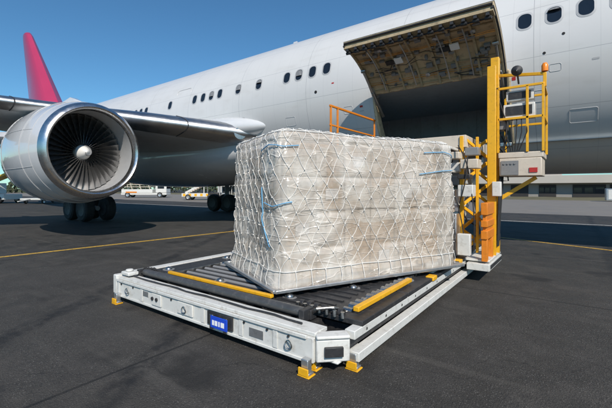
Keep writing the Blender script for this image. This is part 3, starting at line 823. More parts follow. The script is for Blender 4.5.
# cluster of hydraulic valves and cams at the near right corner of the deck
g = MB()
for k in range(10):
    x = LX1-.34-rnd.random()*.42; y = LY0+.34+rnd.random()*.3; s = rnd.uniform(.02, .05)
    g.box((x-s, y-s, .31), (x+s, y+s, .34+rnd.random()*.07))
for k in range(6):
    x = LX1-.72+k*.09; g.cyl((x, LY0+.47, .39), (x+.05, LY0+.47, .39), .042, 14)
parts(g, 'corner_mechanism', M['black'], bevel=.004)
g = MB()
for k in range(7):
    x = LX1-.70+k*.085; g.cyl((x, LY0+.40, .37), (x, LY0+.40, .425), .02, 12)
g.tube([(LX1-.5, LY0+.35, .36), (LX1-.42, LY0+.32, .43), (LX1-.3, LY0+.42, .44), (LX1-.25, LY0+.6, .36)], .014, 8)
parts(g, 'hydraulic_fitting', M['steel'])
# left corner bracket, hoses
g = MB(); g.box((LX0-.02, LY0+.0, .10), (LX0+.075, LY0+.30, .36)); g.box((LX0+.1, LY0+.05, .362), (LX0+.3, LY0+.2, .41)); g.cyl((LX0+.2, LY0+.12, .41), (LX0+.2, LY0+.12, .44), .05, 14)
part(g, 'corner_bracket', M['white'], bevel=.012)
g = MB()
for k in range(4): g.tube([(LX0+.18+.03*k, LY0+.25, .37), (LX0+.3+.04*k, LY0+.3+.02*k, .44), (LX0+.42+.03*k, LY0+.38, .40), (LX0+.44+.05*k, LY0+.5, .33)], .012, 7)
parts(g, 'hydraulic_hose', M['rubber'])
# feet with orange pads
def foot(x, y, big):
    g = MB(); g.box((x-.035, y-.03, .035), (x+.035, y+.03, .14)); g.box((x-.05, y-.034, .012), (x+.05, y+.04, .034))
    f = part(g, 'support_foot', M['alu'], bevel=.006)
    g = MB(); g.box((x-.06, y-.05, .0), (x+.06, y+.05, .012)); g.box((x-.05, y-.052, .014), (x+.05, y-.036, .075)); sub(g, 'yellow_pad', M['yellow'], f, bevel=.004)
foot(LX1-.28, LY0-.04, 1); foot(LX0+.18, LY0-.04, 0); foot(LX1-.30, LY0+.10, 0); foot(LX1-.02, LY0+.30, 0)
for x, y in ((LX1-.14, 4.3), (LX1-.14, 7.9), (LX0+.2, 4.3), (LX0+.2, 7.9)):
    g = MB(); wheel(g, (x-.06, y, .155), .155, .12, (1, 0, 0)); part(g, 'wheel', [M['rubber'], M['alu']])
# raised bridge platform at the aircraft
BZ = 2.52; BY0 = 7.0
g = MB(); g.box((LX0+.1, BY0, BZ-.22), (LX1-.05, BY0+.10, BZ)); g.box((LX0+.1, 9.62, BZ-.22), (LX1-.05, 9.72, BZ)); g.box((LX0+.1, BY0+.102, BZ-.22), (LX0+.2, 9.618, BZ)); g.box((LX1-.15, BY0+.102, BZ-.22), (LX1-.05, 9.618, BZ))
for k in range(3): g.box((LX0+.205, BY0+.6+k*.7, BZ-.16), (LX1-.155, BY0+.68+k*.7, BZ-.05))
bp_ = part(g, 'bridge_platform', M['cream'], bevel=.008)
g = MB(); g.box((LX0+.21, BY0+.11, BZ-.045), (LX1-.16, 9.61, BZ-.015)); sub(g, 'bridge_deck', M['black'], bp_)
g = MB()
for k in range(18): g.cyl((LX0+.25, BY0+.2+k*.135, BZ), (LX1-.2, BY0+.2+k*.135, BZ), .032, 10)
subs(g, 'bridge_roller', M['steel'], bp_)
g = MB(); g.box((LX0+.3, 9.722, BZ-.12), (LX1-.25, 9.80, BZ-.02)); sub(g, 'bumper', M['rubber'], bp_, bevel=.02)
# orange guard rail on the left of the bridge
g = MB(); x = LX0+.66
for y in (BY0+.12, BY0+.42, 9.4): g.beam((x, y, BZ), (x, y, BZ+.94), .04, .04)
g.beam((x, BY0+.08, BZ+.94), (x, 9.44, BZ+.94), .045, .045); g.beam((x, BY0+.08, BZ+.5), (x, 9.4, BZ+.5), .035, .035)
part(g, 'guard_rail', M['orange'], bevel=.005)
# scissor lift under the bridge, both sides
for x in (LX1-.22, LX0+.3):
    g = MB()
    g.beam((x, 6.55, .42), (x, 9.3, BZ-.26), .07, .15); g.beam((x+.08, 9.3, .42), (x+.08, 6.95+.2, BZ-.26), .07, .15)
    sa = part(g, 'scissor_arm', M['white'], bevel=.008)
    g = MB(); g.cyl((x-.06, 8.05, 1.35), (x+.15, 8.05, 1.35), .07, 16); subs(g, 'pivot_pin', M['steel'], sa)
g = MB(); g.cyl((-2.2, 7.0, .5), (-2.2, 7.9, 1.5), .075, 16, 0); g.cyl((-2.2, 7.9, 1.5), (-2.2, 8.6, 2.25), .045, 14, 1); g.cyl((-4.5, 7.0, .5), (-4.5, 7.9, 1.5), .075, 16, 0); g.cyl((-4.5, 7.9, 1.5), (-4.5, 8.6, 2.25), .045, 14, 1)
part(g, 'lift_cylinder', [M['black'], M['steel']])
# machinery cabinets behind the cargo, seen past its right edge
def cab(a, b, m, name='machinery_cabinet'):
    g = MB(); g.box(a, b); return part(g, name, M[m], bevel=.012)
c1 = cab((-2.35, 6.0, .38), (-1.66, 6.6, .86), 'white'); 
g = MB(); g.box((-2.25, 5.985, .46), (-1.78, 5.999, .78)); [g.box((-2.22, 5.975, .5+.05*k), (-1.81, 5.984, .52+.05*k)) for k in range(5)]; sub(g, 'louvre', M['black'], c1)
g = MB(); g.box((-1.659, 6.08, .46), (-1.652, 6.5, .80)); sub(g, 'side_door', M['greyp'], c1)
cab((-2.2, 6.15, .87), (-1.75, 6.55, 1.12), 'black'); cab((-2.3, 6.3, 1.14), (-1.70, 6.85, 1.28), 'cream'); cab((-2.25, 6.75, 1.30), (-1.68, 7.15, 1.55), 'white'); cab((-2.4, 6.95, 1.62), (-1.66, 7.4, 1.78), 'greyp')
cab((-2.05, 6.7, .38), (-1.64, 7.3, 1.12), 'alu', 'fuel_tank')
cab((-2.3, 6.85, 1.86), (-1.62, 7.2, 2.02), 'white', 'step'); cab((-2.3, 6.72, 2.08), (-1.60, 7.1, 2.2), 'cream', 'step')
g = MB()
for k in range(9):
    p = Vector((-2.3+rnd.random()*.6, 6.5+rnd.random()*.4, 1.0+rnd.random()*.9)); q = p+Vector((rnd.uniform(-.3, .3), rnd.uniform(.2, .7), rnd.uniform(-.6, .5)))
    g.tube([p, p.lerp(q, .5)+Vector((0, 0, -.12)), q], .014, 6)
parts(g, 'hydraulic_hose', M['rubber'])
g = MB()
for x, y in ((-2.32, 6.45), (-1.70, 6.45), (-1.70, 7.2), (-2.32, 7.2)): g.beam((x, y, .38), (x, y, 2.28), .05, .05)
for z in (1.22, 1.84, 2.24): g.box((-2.30, 6.47, z), (-1.72, 6.51, z+.04)); g.box((-1.72, 6.53, z), (-1.68, 7.18, z+.04))
part(g, 'machinery_frame', M['white'], bevel=.005)
cab((-2.2, 6.52, 1.30), (-1.95, 6.7, 1.58), 'black', 'valve_block'); cab((-1.9, 6.53, 1.32), (-1.76, 6.66, 1.5), 'greyp', 'valve_block'); cab((-2.15, 6.53, 1.60), (-1.8, 6.72, 1.8), 'cream', 'valve_block')
g = MB()
for k in range(6): g.cyl((-2.25+.09*k, 6.44, 1.0), (-2.25+.09*k, 6.44, 1.16+.02*(k % 3)), .022, 10)
parts(g, 'hydraulic_fitting', M['steel'])
cab((-1.70, 5.55, .34), (-1.56, 5.9, .62), 'black', 'battery_box'); cab((-1.69, 5.2, .34), (-1.58, 5.45, .50), 'white', 'battery_box')
# yellow mast
g = MB(); mx = -1.19
for y, w in ((7.62, .13), (7.28, .06)):
    g.box((mx-.07, y, .35), (mx+.07, y+w, 4.0 if w > .1 else 3.75))
for z in (1.0, 1.9, 2.75, 3.6): g.box((mx-.03, 7.342, z), (mx+.03, 7.618, z+.06))
mast = part(g, 'mast', M['yellow'], bevel=.008)
g = MB(); [g.box((mx+.071, 7.66, .6+.22*k), (mx+.082, 7.70, .72+.22*k)) for k in range(14)]; sub(g, 'mast_slot', M['black'], mast)
g = MB(); g.cyl((mx, 7.48, 3.7), (mx, 7.48, 1.2), .035, 12); sub(g, 'lift_ram', M['steel'], mast)
g = MB(); g.box((mx-.05, 6.62, .72), (mx+.05, 7.26, .86)); g.box((mx-.05, 6.62, .92), (mx+.05, 7.26, 1.03)); g.box((mx-.05, 6.62, 1.12), (mx+.05, 7.26, 1.32)); g.box((mx-.03, 6.66, .74), (mx+.03, 7.24, 1.30)); g.box((mx-.045, 6.64, .35), (mx+.045, 6.74, .719)); g.box((mx-.045, 7.1, .35), (mx+.045, 7.2, .719)); part(g, 'orange_bracket', M['orange'], bevel=.008)
g = MB(); g.box((LX1+.045, 6.6, .20), (mx+.08, 7.85, .315)); g.box((LX1-.05, 6.7, .335), (mx+.07, 7.8, .37)); mb = part(g, 'mast_base', M['white'], bevel=.008)
g = MB(); g.box((mx+.081, 6.7, .225), (mx+.088, 7.8, .29)); sub(g, 'base_slot', M['black'], mb)
# framework filling the space between the cargo and the mast
g = MB()
for k in range(5):
    z = .42+k*.42; g.beam((-1.62, 7.02, z), (mx-.08, 7.62, z+.40), .035, .05); g.beam((-1.62, 7.02, z+.40), (mx-.08, 7.62, z), .035, .05)
g.beam((-1.62, 7.0, .39), (-1.62, 7.0, 2.5), .06, .06); g.beam((-1.42, 7.28, .39), (-1.42, 7.28, 2.5), .045, .045)
part(g, 'lattice_frame', M['yellow'], bevel=.004)
for a_, b_, m_ in (((-1.60, 6.62, 1.42), (-1.36, 6.86, 1.62), 'white'), ((-1.60, 6.60, 1.72), (-1.40, 6.82, 1.80), 'black'), ((-1.58, 6.70, 1.90), (-1.30, 7.0, 2.06), 'cream'), ((-1.55, 6.9, 2.14), (-1.33, 7.1, 2.28), 'greyp'), ((-1.58, 6.5, .44), (-1.38, 6.62, .80), 'white')):
    cab(a_, b_, m_, 'valve_block')
g = MB()
for x0, x1, z0, z1 in ((-1.60, -1.42, 2.3, 1.75), (-1.45, -1.58, 2.1, 1.3), (-1.66, -1.50, 1.45, .62), (-1.40, -1.36, 1.6, .5)):
    g.tube([(x0+(x1-x0)*t+.05*math.sin(PI*t), 6.66-.09*math.sin(PI*t), z0+(z1-z0)*t) for t in (0, .15, .3, .45, .6, .75, .9, 1)], .010, 6)
parts(g, 'hydraulic_hose', M['rubber'])
# operator basket
ox0, ox1, oy0, oy1, oz = -1.11, -.43, 7.45, 8.35, 2.2
g = MB(); g.box((ox0, oy0, oz-.10), (ox1, oy1, oz)); g.box((ox0+.02, oy0-.006, oz-.42), (ox1-.02, oy1-.1, oz-.105)); ob = part(g, 'operator_basket', M['cream'], bevel=.012)
g = MB()
for x, y in ((ox0, oy0), (ox1, oy0), (ox1, oy1), (ox0, oy1), (ox0+.45, oy0)): g.beam((x, y, oz), (x, y, oz+1.15), .04, .04)
for z in (.6, 1.15): 
    for p, q in (((ox0, oy0), (ox1, oy0)), ((ox1, oy0), (ox1, oy1)), ((ox1, oy1), (ox0, oy1))): g.beam((*p, oz+z), (*q, oz+z), .04, .04)
g.beam((mx, 7.66, 3.66), (ox1+.02, 7.5, 3.52), .05, .05); g.beam((ox1+.02, 7.5, 3.54), (ox1+.02, 7.5, 3.3), .05, .05)
sub(g, 'basket_rail', M['yellow'], ob, bevel=.004)
g = MB(); g.box((ox0+.08, oy0+.03, oz+.60), (ox1-.12, oy0+.25, oz+.86)); g.box((ox0+.12, oy0+.05, oz+.92), (ox1-.14, oy0+.2, oz+1.10)); cp = sub(g, 'control_panel', M['white'], ob, bevel=.01)
g = MB(); g.box((ox0+.12, oy0+.018, oz+.66), (ox1-.16, oy0+.0295, oz+.82)); g.box((ox0+.16, oy0+.038, oz+.95), (ox1-.18, oy0+.0495, oz+1.07)); sub(g, 'control_screen', M['black'], ob)
g = MB(); g.lathe([(0, .01), (0, .09), (.05, .085), (.09, .01)], (ox0+.30, oy0-.05, 3.62), (0, -1, -.2), 20); g.cyl((ox0+.30, oy0-.02, 3.62), (ox0+.30, oy0+.2, 3.45), .015, 8); sub(g, 'work_lamp', M['black'], ob)
g = MB(); g.lathe([(0, .05), (.10, .05), (.14, .03), (.145, .001)], (ox1+.02, 7.5, 3.56), (0, 0, 1), 16); sub(g, 'beacon', M['lens'], ob, smooth=50)
g = MB(); g.box((ox0+.48, oy0-.02, oz-.36), (ox1-.08, oy0-.008, oz-.28)); sub(g, 'red_marker', M['redp'], ob)
g = MB(); g.beam((mx+.05, 7.68, 1.35), (ox1-.12, 7.75, 1.76), .05, .07); g.beam((mx+.05, 7.68, 1.9), (ox1-.2, 7.75, 1.79), .04, .05); sub(g, 'support_strut', M['yellow'], ob, bevel=.004)
g = MB()
for k in range(5): g.tube([(ox0+.15+.07*k, oy0+.02, oz+.62), (ox0+.13+.08*k, oy0-.03, oz+.35), (ox0+.2+.03*k, oy0+.04, oz+.02)], .009, 6)
subs(g, 'control_cable', M['rubber'], ob)
g = MB(); g.box((ox0+.05, oy0-.02, oz-.40), (ox0+.32, oy0-.008, oz-.15)); [g.cyl((ox0+.10+.055*k, oy0-.035, oz-.2), (ox0+.10+.055*k, oy0-.021, oz-.2), .016, 10) for k in range(4)]; sub(g, 'switch_plate', M['greyp'], ob)
g = MB()
for k in range(6): g.box((ox0+.06+.1*k, oy0+.02, oz+.001), (ox0+.12+.1*k, oy1-.03, oz+.008))
subs(g, 'tread_strip', M['black'], ob)
# drip of cables, brackets and boxes that tie the basket to the mast
g = MB()
for k in range(6):
    y = 7.5+.03*k; g.tube([(mx+.08, y, 3.2-.3*k), (mx+.22, y-.02, 2.7-.2*k), (mx+.16, y, 2.25), (mx+.09, y, 1.6-.1*k), (mx+.06, y, .5)], .013, 6)
parts(g, 'control_cable', M['rubber'])
for a_, b_, m_ in (((mx+.09, 7.5, 2.62), (mx+.22, 7.72, 2.80), 'greyp'), ((mx+.085, 7.48, 1.95), (mx+.20, 7.7, 2.12), 'greyp'), ((mx+.02, 7.2, 1.42), (mx+.16, 7.32, 1.68), 'white')):
    cab(a_, b_, m_, 'junction_box')
g = MB()
for z in (.6, 1.5, 2.4, 3.3):
    g.box((mx-.085, 7.60, z), (mx+.085, 7.617, z+.12)); 
parts(g, 'mast_bracket', M['black'], bevel=.003)
g = MB()
for z in (.55, 1.4, 2.3, 3.2):
    for x in (-.05, .05): g.cyl((mx+x, 7.59, z+.11), (mx+x, 7.598, z+.11), .012, 8)
parts(g, 'mast_bolt', M['steel'])

# ---------------------------------------------------------------- wrapped load
H = 1.80; C0 = Vector((-2.58, 3.07, 0)); U = Vector((1.2, 2.61, 0)).normalized(); W = Vector((-U.y, U.x, 0))
LU, LW = 2.80, 1.56; base = .455
load = thing('wrapped_cargo_pallet', 'tall cargo load in clear plastic film under a white net on a pallet', 'cargo pallet', (-2.7, 4.9, .42))
PER = 2*(LU+LW)
def perim(u, inset=0, r=.13):
    """point and outward normal on a rounded rectangle; u from 0 at the near corner along the long face"""
    u = u % PER
    a0, b0, a1, b1 = 0+inset, 0+inset, LU-inset, LW-inset
    if u < LU: p = Vector((u, b0)); n = Vector((0, -1))
    elif u < LU+LW: p = Vector((a1, u-LU)); n = Vector((1, 0))
    elif u < 2*LU+LW: p = Vector((LU-(u-LU-LW), b1)); n = Vector((0, 1))
    else: p = Vector((a0, LW-(u-2*LU-LW))); n = Vector((-1, 0))
    p = Vector((min(max(p.x, a0), a1), min(max(p.y, b0), b1)))
    # round the corners
    cx = min(max(p.x, a0+r), a1-r); cy = min(max(p.y, b0+r), b1-r)
    d = p-Vector((cx, cy))
    if d.length > 1e-6 and cx != p.x and cy != p.y: n = d.normalized(); p = Vector((cx, cy))+n*r
    elif d.length > 1e-6: n = d.normalized()
    return p, n
def ridged(v, s):
    return 1-abs(noise.noise(v*s))*2
def surf(u, v, off=0):
    """v 0..1 up the side; folds bulge outwards"""
    p, n = perim(u)
    z = v*H
    tr = .13; inset = 0
    if v > 1-tr/H: t = (z-(H-tr))/tr; inset = tr*(1-math.sqrt(max(0, 1-t*t)))*.8
    q = Vector((p.x*1.0, p.y*1.0, z))
    b = .030*noise.noise(q*1.1+Vector((3, 1, 0)))+.012*noise.noise(q*3.3)
    b += .012*ridged(q+Vector((0, 0, 7)), 2.6)*(1 if v < .97 else .3)
    b += .016*math.sin(u*9+z*2.4+3*noise.noise(q*1.7))*max(0, 1-v*2.2)      # drape folds low down
    cu, cz = (u % PER)/.43, z/.41; iu, iz = math.floor(cu), math.floor(cz); fu, fz = cu-iu, cz-iz
    edge = min(1, min(fu, 1-fu)/.10)*min(1, min(fz, 1-fz)/.10)
    b += edge*(.012+.022*(noise.noise(Vector((iu*7.3, iz*5.1, 1.5)))))
    b += .055*max(0, .12-v)/.12                                              # skirt flaring over the pallet
    b += .02*math.sin(PI*v)
    b -= .06*max(0, v-.62)*(1 if (u % PER) < LU else .4)
    sag = -.05*max(0, v-.9)*10*(.5+.5*noise.noise(Vector((p.x*1.2, p.y*1.2, 9))))
    pp = p+n*(b-inset+off)
    w = C0+U*pp.x+W*pp.y; return Vector((w.x, w.y, base+z+sag))
g = MB(); nu, nv = 420, 110
for j in range(nv+1):
    for i in range(nu): g.v.append(tuple(surf(PER*i/nu, j/nv)))
for j in range(nv):
    for i in range(nu): a = j*nu+i; b_ = j*nu+(i+1) % nu; g.f.append((a, b_, b_+nu, a+nu)); g.m.append(0)
# top
rings = 14; top0 = nv*nu; cen = C0+U*LU/2+W*LW/2
for k in range(1, rings+1):
    for i in range(nu):
        p = Vector(g.v[top0+i]); q = p.lerp(Vector((cen.x, cen.y, p.z)), k/rings)
        q.z += .03*noise.noise(q*2.3)-.015*k/rings; g.v.append(tuple(q))
for k in range(rings):
    a0 = top0 if k == 0 else (nv+1)*nu+(k-1)*nu; b0 = (nv+1)*nu+k*nu
    for i in range(nu): g.f.append((a0+i, a0+(i+1) % nu, b0+(i+1) % nu, b0+i)); g.m.append(0)
wrap = g.build('plastic_wrap', M['film'], load, smooth=80)
# the cartons inside
g = MB(); mt = Matrix(((U.x, W.x, 0, C0.x), (U.y, W.y, 0, C0.y), (0, 0, 1, base), (0, 0, 0, 1)))
for i in range(6):
    for j in range(3):
        for k in range(4):
            e = .012; jx = rnd.uniform(-.015, .015); sx, sy, sz = (LU-.3)/6, (LW-.3)/3, (H-.16)/4
            g.box((.15+i*sx+e, .15+j*sy+e+jx, .01+k*sz+e), (.15+(i+1)*sx-e, .15+(j+1)*sy-e+jx, .01+(k+1)*sz-.004), 0, mt)
g.each('carton', M['cartons'], load, smooth=0, bevel=.012)
for i, k in ((1, 2), (3, 0), (4, 2), (0, 1), (2, 3)):
    sx, sz = (LU-.3)/6, (H-.16)/4; g = MB(); g.box((.15+i*sx+.12, .141, .01+k*sz+.14), (.15+i*sx+.30, .1475, .01+k*sz+.27), 0, mt); g.build('carton_label', M['lettering'], load, smooth=0)
# pallet sheet
g = MB(); g.box((-.10, -.10, -.028), (LU+.07, LW+.10, -.002), 0, mt); ps = g.build('pallet', M['alu'], load, bevel=.006)
g = MB()
for a, b_ in (((-.105, -.105), (LU+.075, -.105)), ((LU+.075, -.105), (LU+.075, LW+.105)), ((LU+.075, LW+.105), (-.105, LW+.105)), ((-.105, LW+.105), (-.105, -.105))):
    p = mt @ Vector((*a, 0)); q = mt @ Vector((*b_, 0)); g.beam(p, q, .05, .035)
sub(g, 'edge_rail', M['alu'], ps, bevel=.005)
# diamond net of webbing around the load
NC = 46
g = MB(); P_ = PER/NC; rows = 10
def cord(pts, w=.011): g.tube(pts, w, 5)
def jit(i, j): return Vector((noise.noise(Vector((i*1.3, j*1.7, .5)))*.034, noise.noise(Vector((i*1.9, j*1.1, 4.5)))*.026, 0))
def node(i, j):
    jj = jit(i % NC, j); u = (i+(.5 if j % 2 else 0))*P_+jj.x; v = (.10+.9*j/rows)+jj.y*.6; return u, min(v, 1.0)
for j in range(rows):
    for i in range(NC):
        u0, v0 = node(i, j)
        for di in ((0, 1) if j % 2 else (-1, 0)):
            u1, v1 = node(i+di, j+1)
            if u1-u0 > PER/2: u1 -= PER
            if u0-u1 > PER/2: u1 += PER
            sagv = rnd.uniform(-.012, .012)
            cord([surf(u0+(u1-u0)*t, v0+(v1-v0)*t+sagv*math.sin(PI*t), .006+.010*noise.noise(Vector((u0*3+t*2.1, v0*9+di, 3.3)))*1.6) for t in (0, .17, .33, .5, .67, .83, 1)], .0031)
# horizontal belts
for v, w in ((.985, .006), (.10, .005)):
    g.tube([surf(PER*k/200, v, .016) for k in range(200)], w, 6, close=True)
# down legs to the pallet edge
for i in range(NC):
    u, v = node(i, 0); a = surf(u, v, .016); p, n_ = perim(u); q = p+n_*.075; e = C0+U*q.x+W*q.y
    cord([a, surf(u, v*.5, .022), (e.x, e.y, base+.01)], .004)
for j in range(rows+1):
    for i in range(NC):
        u, v = node(i, j); c_ = surf(u, min(v, .995), .016)
        g.lathe([(-.009, .001), (-.006, .0075), (.006, .0075), (.009, .001)], c_, surf(u+.01, min(v, .995), .016)-c_, 6)
net = g.build('cargo_net', M['netw'], load, smooth=60)
# net over the top edge, standing slightly proud
g = MB()
for i in range(NC):
    u = i*P_; a = surf(u, .985, .016); b_ = surf(u+P_*.5, 1.0, -.10); c_ = surf(u+P_, .985, .016)
    b_.z += .012
    g.tube([a, a.lerp(b_, .5)+Vector((0, 0, .02)), b_], .006, 5); g.tube([b_, b_.lerp(c_, .5)+Vector((0, 0, .02)), c_], .006, 5)
for k in range(1, 10):
    t = k/10; a = surf(t*LU, .99, 0); b_ = surf(2*LU+LW-t*LU, .99, 0)
    g.tube([a+Vector((0, 0, .02)), a.lerp(b_, .5)+Vector((0, 0, .03)), b_+Vector((0, 0, .02))], .006, 5)
for k in range(1, 5):
    t = k/5; a = surf(LU+t*LW, .99, 0); b_ = surf(PER-t*LW, .99, 0)
    g.tube([a+Vector((0, 0, .02)), a.lerp(b_, .5)+Vector((0, 0, .03)), b_+Vector((0, 0, .02))], .006, 5)
sub(g, 'top_net', M['netw'], net, smooth=60)
# pale blue lashing cords
def bluec(pts, name='lashing_cord'):
    g = MB(); out_ = []
    for (u0, v0), (u1, v1) in zip(pts, pts[1:]):
        for k in range(8): t = k/8; out_.append(surf(u0+(u1-u0)*t, v0+(v1-v0)*t, .022))
    out_.append(surf(*pts[-1], .022)); g.tube(out_, .0065, 6); g.build(name, M['bluecord'], load)
bluec([(-.42, .86), (-.2, .89), (.05, .87), (.22, .88)]); bluec([(-.30, .52), (-.1, .50), (.12, .53)]); bluec([(-.36, .62), (-.34, .40), (-.2, .24)])
bluec([(LU+.06, .86), (LU*.92, .90), (LU*.78, .885)]); bluec([(LU+.04, .76), (LU*.9, .75), (LU*.74, .72)])

# ---------------------------------------------------------------- things in the distance
def veh_wheels(g, pts, r, w, ax): [wheel(g, p, r, w, ax) for p in pts]
def placed(name, label, cat, loc, rz, builder, group=None):
    t = thing(name, label, cat, loc, group); bases[t.name] = (0, 0, 0); t.rotation_euler = (0, 0, rz); builder(t); return t
def b_truck(t):
    g = MB(); g.box((-4.1, -1.1, .5), (4.1, 1.1, .8)); g.box((-4, -1.15, .82), (1.6, 1.15, 1.5)); g.build('truck_bed', M['white'], t, bevel=.04)
    g = MB(); g.box((2.1, -1.1, .82), (4.1, 1.1, 2.6)); c = g.build('cab', M['white'], t, bevel=.12)
    g = MB(); g.box((4.02, -1.0, 1.6), (4.12, 1.0, 2.35)); g.box((2.5, -1.12, 1.6), (3.7, 1.12, 2.35)); g.build('cab_window', M['glass'], t, bevel=.03)
    g = MB()
    for z in (1.9, 2.3, 2.7, 3.1): g.box((-3.8+.4*(z-1.9), -1.0, z), (1.3-.5*(z-1.9), 1.0, z+.09))
    for x in (-3.7, -2.1, -.5, 1.1):
        g.beam((x, -1, 1.5), (x-.6, -1, 3.2), .09, .09); g.beam((x, 1, 1.5), (x-.6, 1, 3.2), .09, .09)
    g.build('platform_frame', M['cream'], t)
    for x in (-2.9, 2.9):
        for y in (-1, 1): g = MB(); wheel(g, (x, y, .5), .5, .3); g.build('wheel', [M['rubber'], M['alu']], t)
    g = MB(); g.box((-3.2, -1.16, .86), (-1.2, -1.155, 1.1)); g.build('orange_stripe', M['orange'], t)
placed('catering_truck', 'white service truck with a raised platform parked beyond the engine', 'truck', (-62.5, 36.4, 0), R(37), b_truck)
def b_stairs(t):
    g = MB(); g.box((-2.9, -1.1, .45), (2.9, 1.1, .95)); g.build('stair_chassis', M['white'], t, bevel=.04)
    g = MB()
    for y in (-.95, .95):
        g.beam((-2.4, y, 1.0), (2.2, y, 3.4), .12, .3); g.beam((-2.4, y, 1.9), (2.2, y, 4.2), .07, .07); g.beam((2.2, y, 3.4), (2.2, y, .9), .12, .12); g.beam((.2, y, 2.2), (.2, y, .9), .1, .1)
    g.build('stair_frame', M['white'], t)
    g = MB()
    for k in range(14): g.box((-2.3+.33*k, -.88, 1.1+.172*k), (-1.98+.33*k, .88, 1.13+.172*k))
    g.each('step', M['yellow'], t)
    g = MB()
    for k in range(7): g.box((-2.7+.8*k, -1.115, .55), (-2.35+.8*k, -1.105, .9))
    g.each('yellow_stripe', M['yellow'], t)
    for x in (-2, 2):
        for y in (-1, 1): g = MB(); wheel(g, (x, y, .42), .42, .26); g.build('wheel', [M['rubber'], M['alu']], t)
placed('airstairs', 'white mobile passenger stairs with yellow steps parked beyond the engine', 'stairs', (-42.0, 33.3, 0), R(37), b_stairs)
def b_tug(t):
    g = MB(); g.box((-1.5, -.8, .35), (1.5, .8, .85)); g.box((-1.45, -.7, .87), (-.2, .7, 1.15)); g.build('tractor_body', M['black'], t, bevel=.06)
    g = MB(); [g.beam((x, y, .86), (x, y, 1.85), .06, .06) for x in (-.1, 1.0) for y in (-.6, .6)]; g.box((-.15, -.65, 1.85), (1.1, .65, 1.92)); g.build('canopy', M['white'], t)
    for x in (-1, 1):
        for y in (-.75, .75): g = MB(); wheel(g, (x, y, .38), .38, .25); g.build('wheel', [M['rubber'], M['alu']], t)
placed('baggage_tractor', 'dark baggage tractor with white canopy parked in the shade behind the load', 'tractor', (-32.4, 28.2, 0), R(35), b_tug)
def b_dolly(t):
    g = MB(); g.box((-2.6, -1.1, .42), (2.6, 1.1, .58)); g.beam((2.6, 0, .5), (4.2, 0, .3), .1, .1); g.build('dolly_deck', M['white'], t, bevel=.02)
    g = MB(); [g.beam((-2.2+.0*k, -1+.0*k, .6), (-2.2, -1, 2.3), .07, .07) for k in (0,)]; g.beam((-2.2, 1, .6), (-2.2, 1, 2.3), .07, .07); g.beam((-2.2, -1, 2.3), (-2.2, 1, 2.3), .07, .07); g.beam((-2.2, -1, 2.3), (-.4, -1, .6), .07, .07); g.beam((-2.2, 1, 2.3), (-.4, 1, .6), .07, .07); g.box((-2.0, -1, 1.4), (-1.2, 1, 1.48)); g.build('dolly_frame', M['alu'], t)
    for x in (-2, 2):
        for y in (-.95, .95): g = MB(); wheel(g, (x, y, .25), .25, .16); g.build('wheel', [M['rubber'], M['alu']], t)
placed('baggage_dolly', 'white flat baggage dolly with a frame parked under the engine cowl', 'dolly', (-46.2, 15.4, 0), R(-55), b_dolly)
def b_high(t):
    g = MB(); g.box((-2, -1, .4), (2, 1, 1.0)); g.box((-1.8, -.9, 1.02), (-.3, .9, 2.2)); g.build('loader_body', M['white'], t, bevel=.05)
    g = MB(); g.beam((-1.6, 0, 2.3), (2.6, 0, 3.5), 1.0, .22); g.build('belt_boom', M['yellow'], t); g = MB(); g.box((-1.83, -.7, 1.4), (-1.81, .7, 2.0)); g.build('cab_window', M['glass'], t)
    for x in (-1.3, 1.3):
        for y in (-.95, .95): g = MB(); wheel(g, (x, y, .4), .4, .25); g.build('wheel', [M['rubber'], M['alu']], t)
placed('belt_loader', 'white belt loader with raised yellow boom standing at the left edge', 'belt loader', (-50.5, 12.2, 0), R(20), b_high)
# uld containers on the far apron
def b_uld(t):
    g = MB(); g.add([(-1, -.75, .15), (1, -.75, .15), (1.0, -.75, 1.6), (-1, -.75, 1.6), (-1, .75, .15), (1, .75, .15), (1, .75, 1.6), (-1, .75, 1.6)], [(0,1,2,3),(4,5,6,7),(0,1,5,4),(1,2,6,5),(2,3,7,6),(3,0,4,7)]); g.build('container_shell', M['alu'], t, bevel=.03)
    g = MB(); g.box((-.8, -.77, .3), (.8, -.755, 1.45)); g.build('container_door', M['white'], t)
for x, y, r_, lab in ((4.0, 59, 3, 'aluminium air container leftmost of the three before the terminal'), (6.6, 59.3, -2, 'aluminium air container between two others before the terminal'), (9.2, 58.8, 5, 'aluminium air container rightmost of the three before the terminal')):
    placed('air_container', lab, 'container', (x, y, .004), R(r_), b_uld, 'air containers on the far apron')
# terminal
tb = thing('terminal_building', 'long low terminal with pale fascia over dark bays on the far side', 'building', (0, 80, 0)); bases[tb.name] = (0, 80, 0)
g = MB(); g.box((-90, 77, 0), (70, 92, 2.55)); g.build('wall', M['brick'], tb)
g = MB(); g.box((-91, 75.5, 2.56), (71, 93, 3.85)); g.box((-20, 80, 3.86), (-2, 88, 4.6)); g.build('roof', M['roofw'], tb)
x = -88
while x < 68:
    w = rnd.uniform(2.2, 5.5); g = MB(); g.box((x, 76.9, .1), (x+w, 76.99, 2.3)); b_ = g.build('bay_door', M['darkwall'], tb)
    if rnd.random() < .5:
        g = MB(); [g.box((x+w*(k+.1)/3, 76.85, .9), (x+w*(k+.85)/3, 76.89, 1.9)) for k in range(3)]; o = g.build('pane', M['glass'], None); o.parent = b_
    x += w+rnd.uniform(.5, 2.5)
for k, x in enumerate((-16, 18)):
    pass
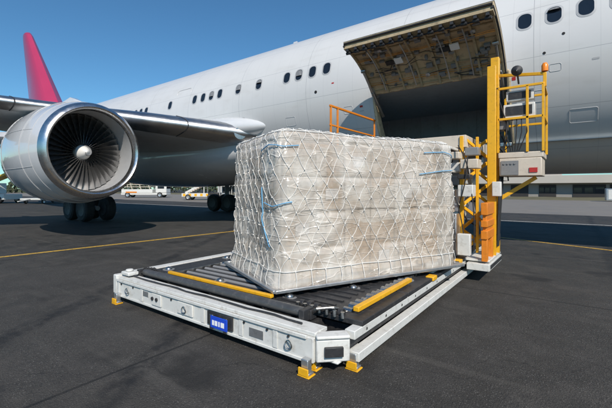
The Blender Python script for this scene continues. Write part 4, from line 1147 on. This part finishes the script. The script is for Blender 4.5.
# distant trees as one wood
g = MB()
for k in range(15000):
    t = rnd.random(); ang = R(18+82*t)              # bearing from +Y towards -X
    d = rnd.uniform(170, 205); hmax = 5.5+4.5*noise.noise(Vector((t*26, 0, 0)))+2.5*noise.noise(Vector((t*90, 3, 0)))
    c = Vector((-math.sin(ang)*d, math.cos(ang)*d, max(.2, hmax)*rnd.random()**.6))
    s = rnd.uniform(.35, .95); a = Vector((rnd.gauss(0, 1), rnd.gauss(0, 1), rnd.gauss(0, 1))).normalized()*s; b_ = Vector((rnd.gauss(0, 1), rnd.gauss(0, 1), rnd.gauss(0, 1))).normalized()*s
    g.add([c-a, c+b_, c+a, c-b_*.6], [(0, 1, 2, 3)])
o = g.build('distant_wood', M['leaf'], smooth=0, kind='stuff'); tag(o, 'grey green band of far trees along the horizon', 'trees')

# ---------------------------------------------------------------- light and camera
EL = R(40); AZ = Vector((.76, -.65, 0)).normalized()
sun = bpy.data.lights.new('sun', 'SUN'); sun.energy = 4.6; sun.angle = R(.5); sun.color = (1, .93, .84)
so = bpy.data.objects.new('sun', sun); col.objects.link(so)
d = Vector((AZ.x*math.cos(EL), AZ.y*math.cos(EL), math.sin(EL))); so.rotation_euler = d.to_track_quat('Z', 'Y').to_euler(); so.location = (10, -12, 20)
w = bpy.data.worlds.new('World'); sc.world = w; w.use_nodes = True; nt = w.node_tree
bg = nt.nodes['Background']; sk = nt.nodes.new('ShaderNodeTexSky'); sk.sky_type = 'NISHITA'; sk.sun_disc = False
sk.sun_elevation = EL; sk.sun_rotation = math.atan2(AZ.x, AZ.y); sk.air_density = 1.0; sk.dust_density = .1; sk.ozone_density = 2.5
hs = nt.nodes.new('ShaderNodeMix'); hs.data_type = 'RGBA'; hs.blend_type = 'MULTIPLY'; hs.inputs[0].default_value = 1; hs.inputs[7].default_value = (.56, .95, 1.12, 1); nt.links.new(sk.outputs[0], hs.inputs[6]); nt.links.new(hs.outputs[2], bg.inputs[0]); bg.inputs[1].default_value = .105
cam = bpy.data.cameras.new('camera'); co = bpy.data.objects.new('camera', cam); col.objects.link(co); sc.camera = co
co.location = (0, 0, 1.55); co.rotation_euler = (PI/2, 0, R(37.2)); cam.sensor_width = 36; cam.lens = 365/612*36; cam.shift_y = -15/612; cam.shift_x = 8/612; cam.clip_end = 5000; cam.clip_start = .05
sc.view_settings.view_transform = 'Standard'; sc.view_settings.look = 'None'; sc.view_settings.gamma = 1; sc.view_settings.exposure = 0
try: sc.view_settings.use_curve_mapping = False
except Exception: pass
sc.cycles.transparent_max_bounces = 12
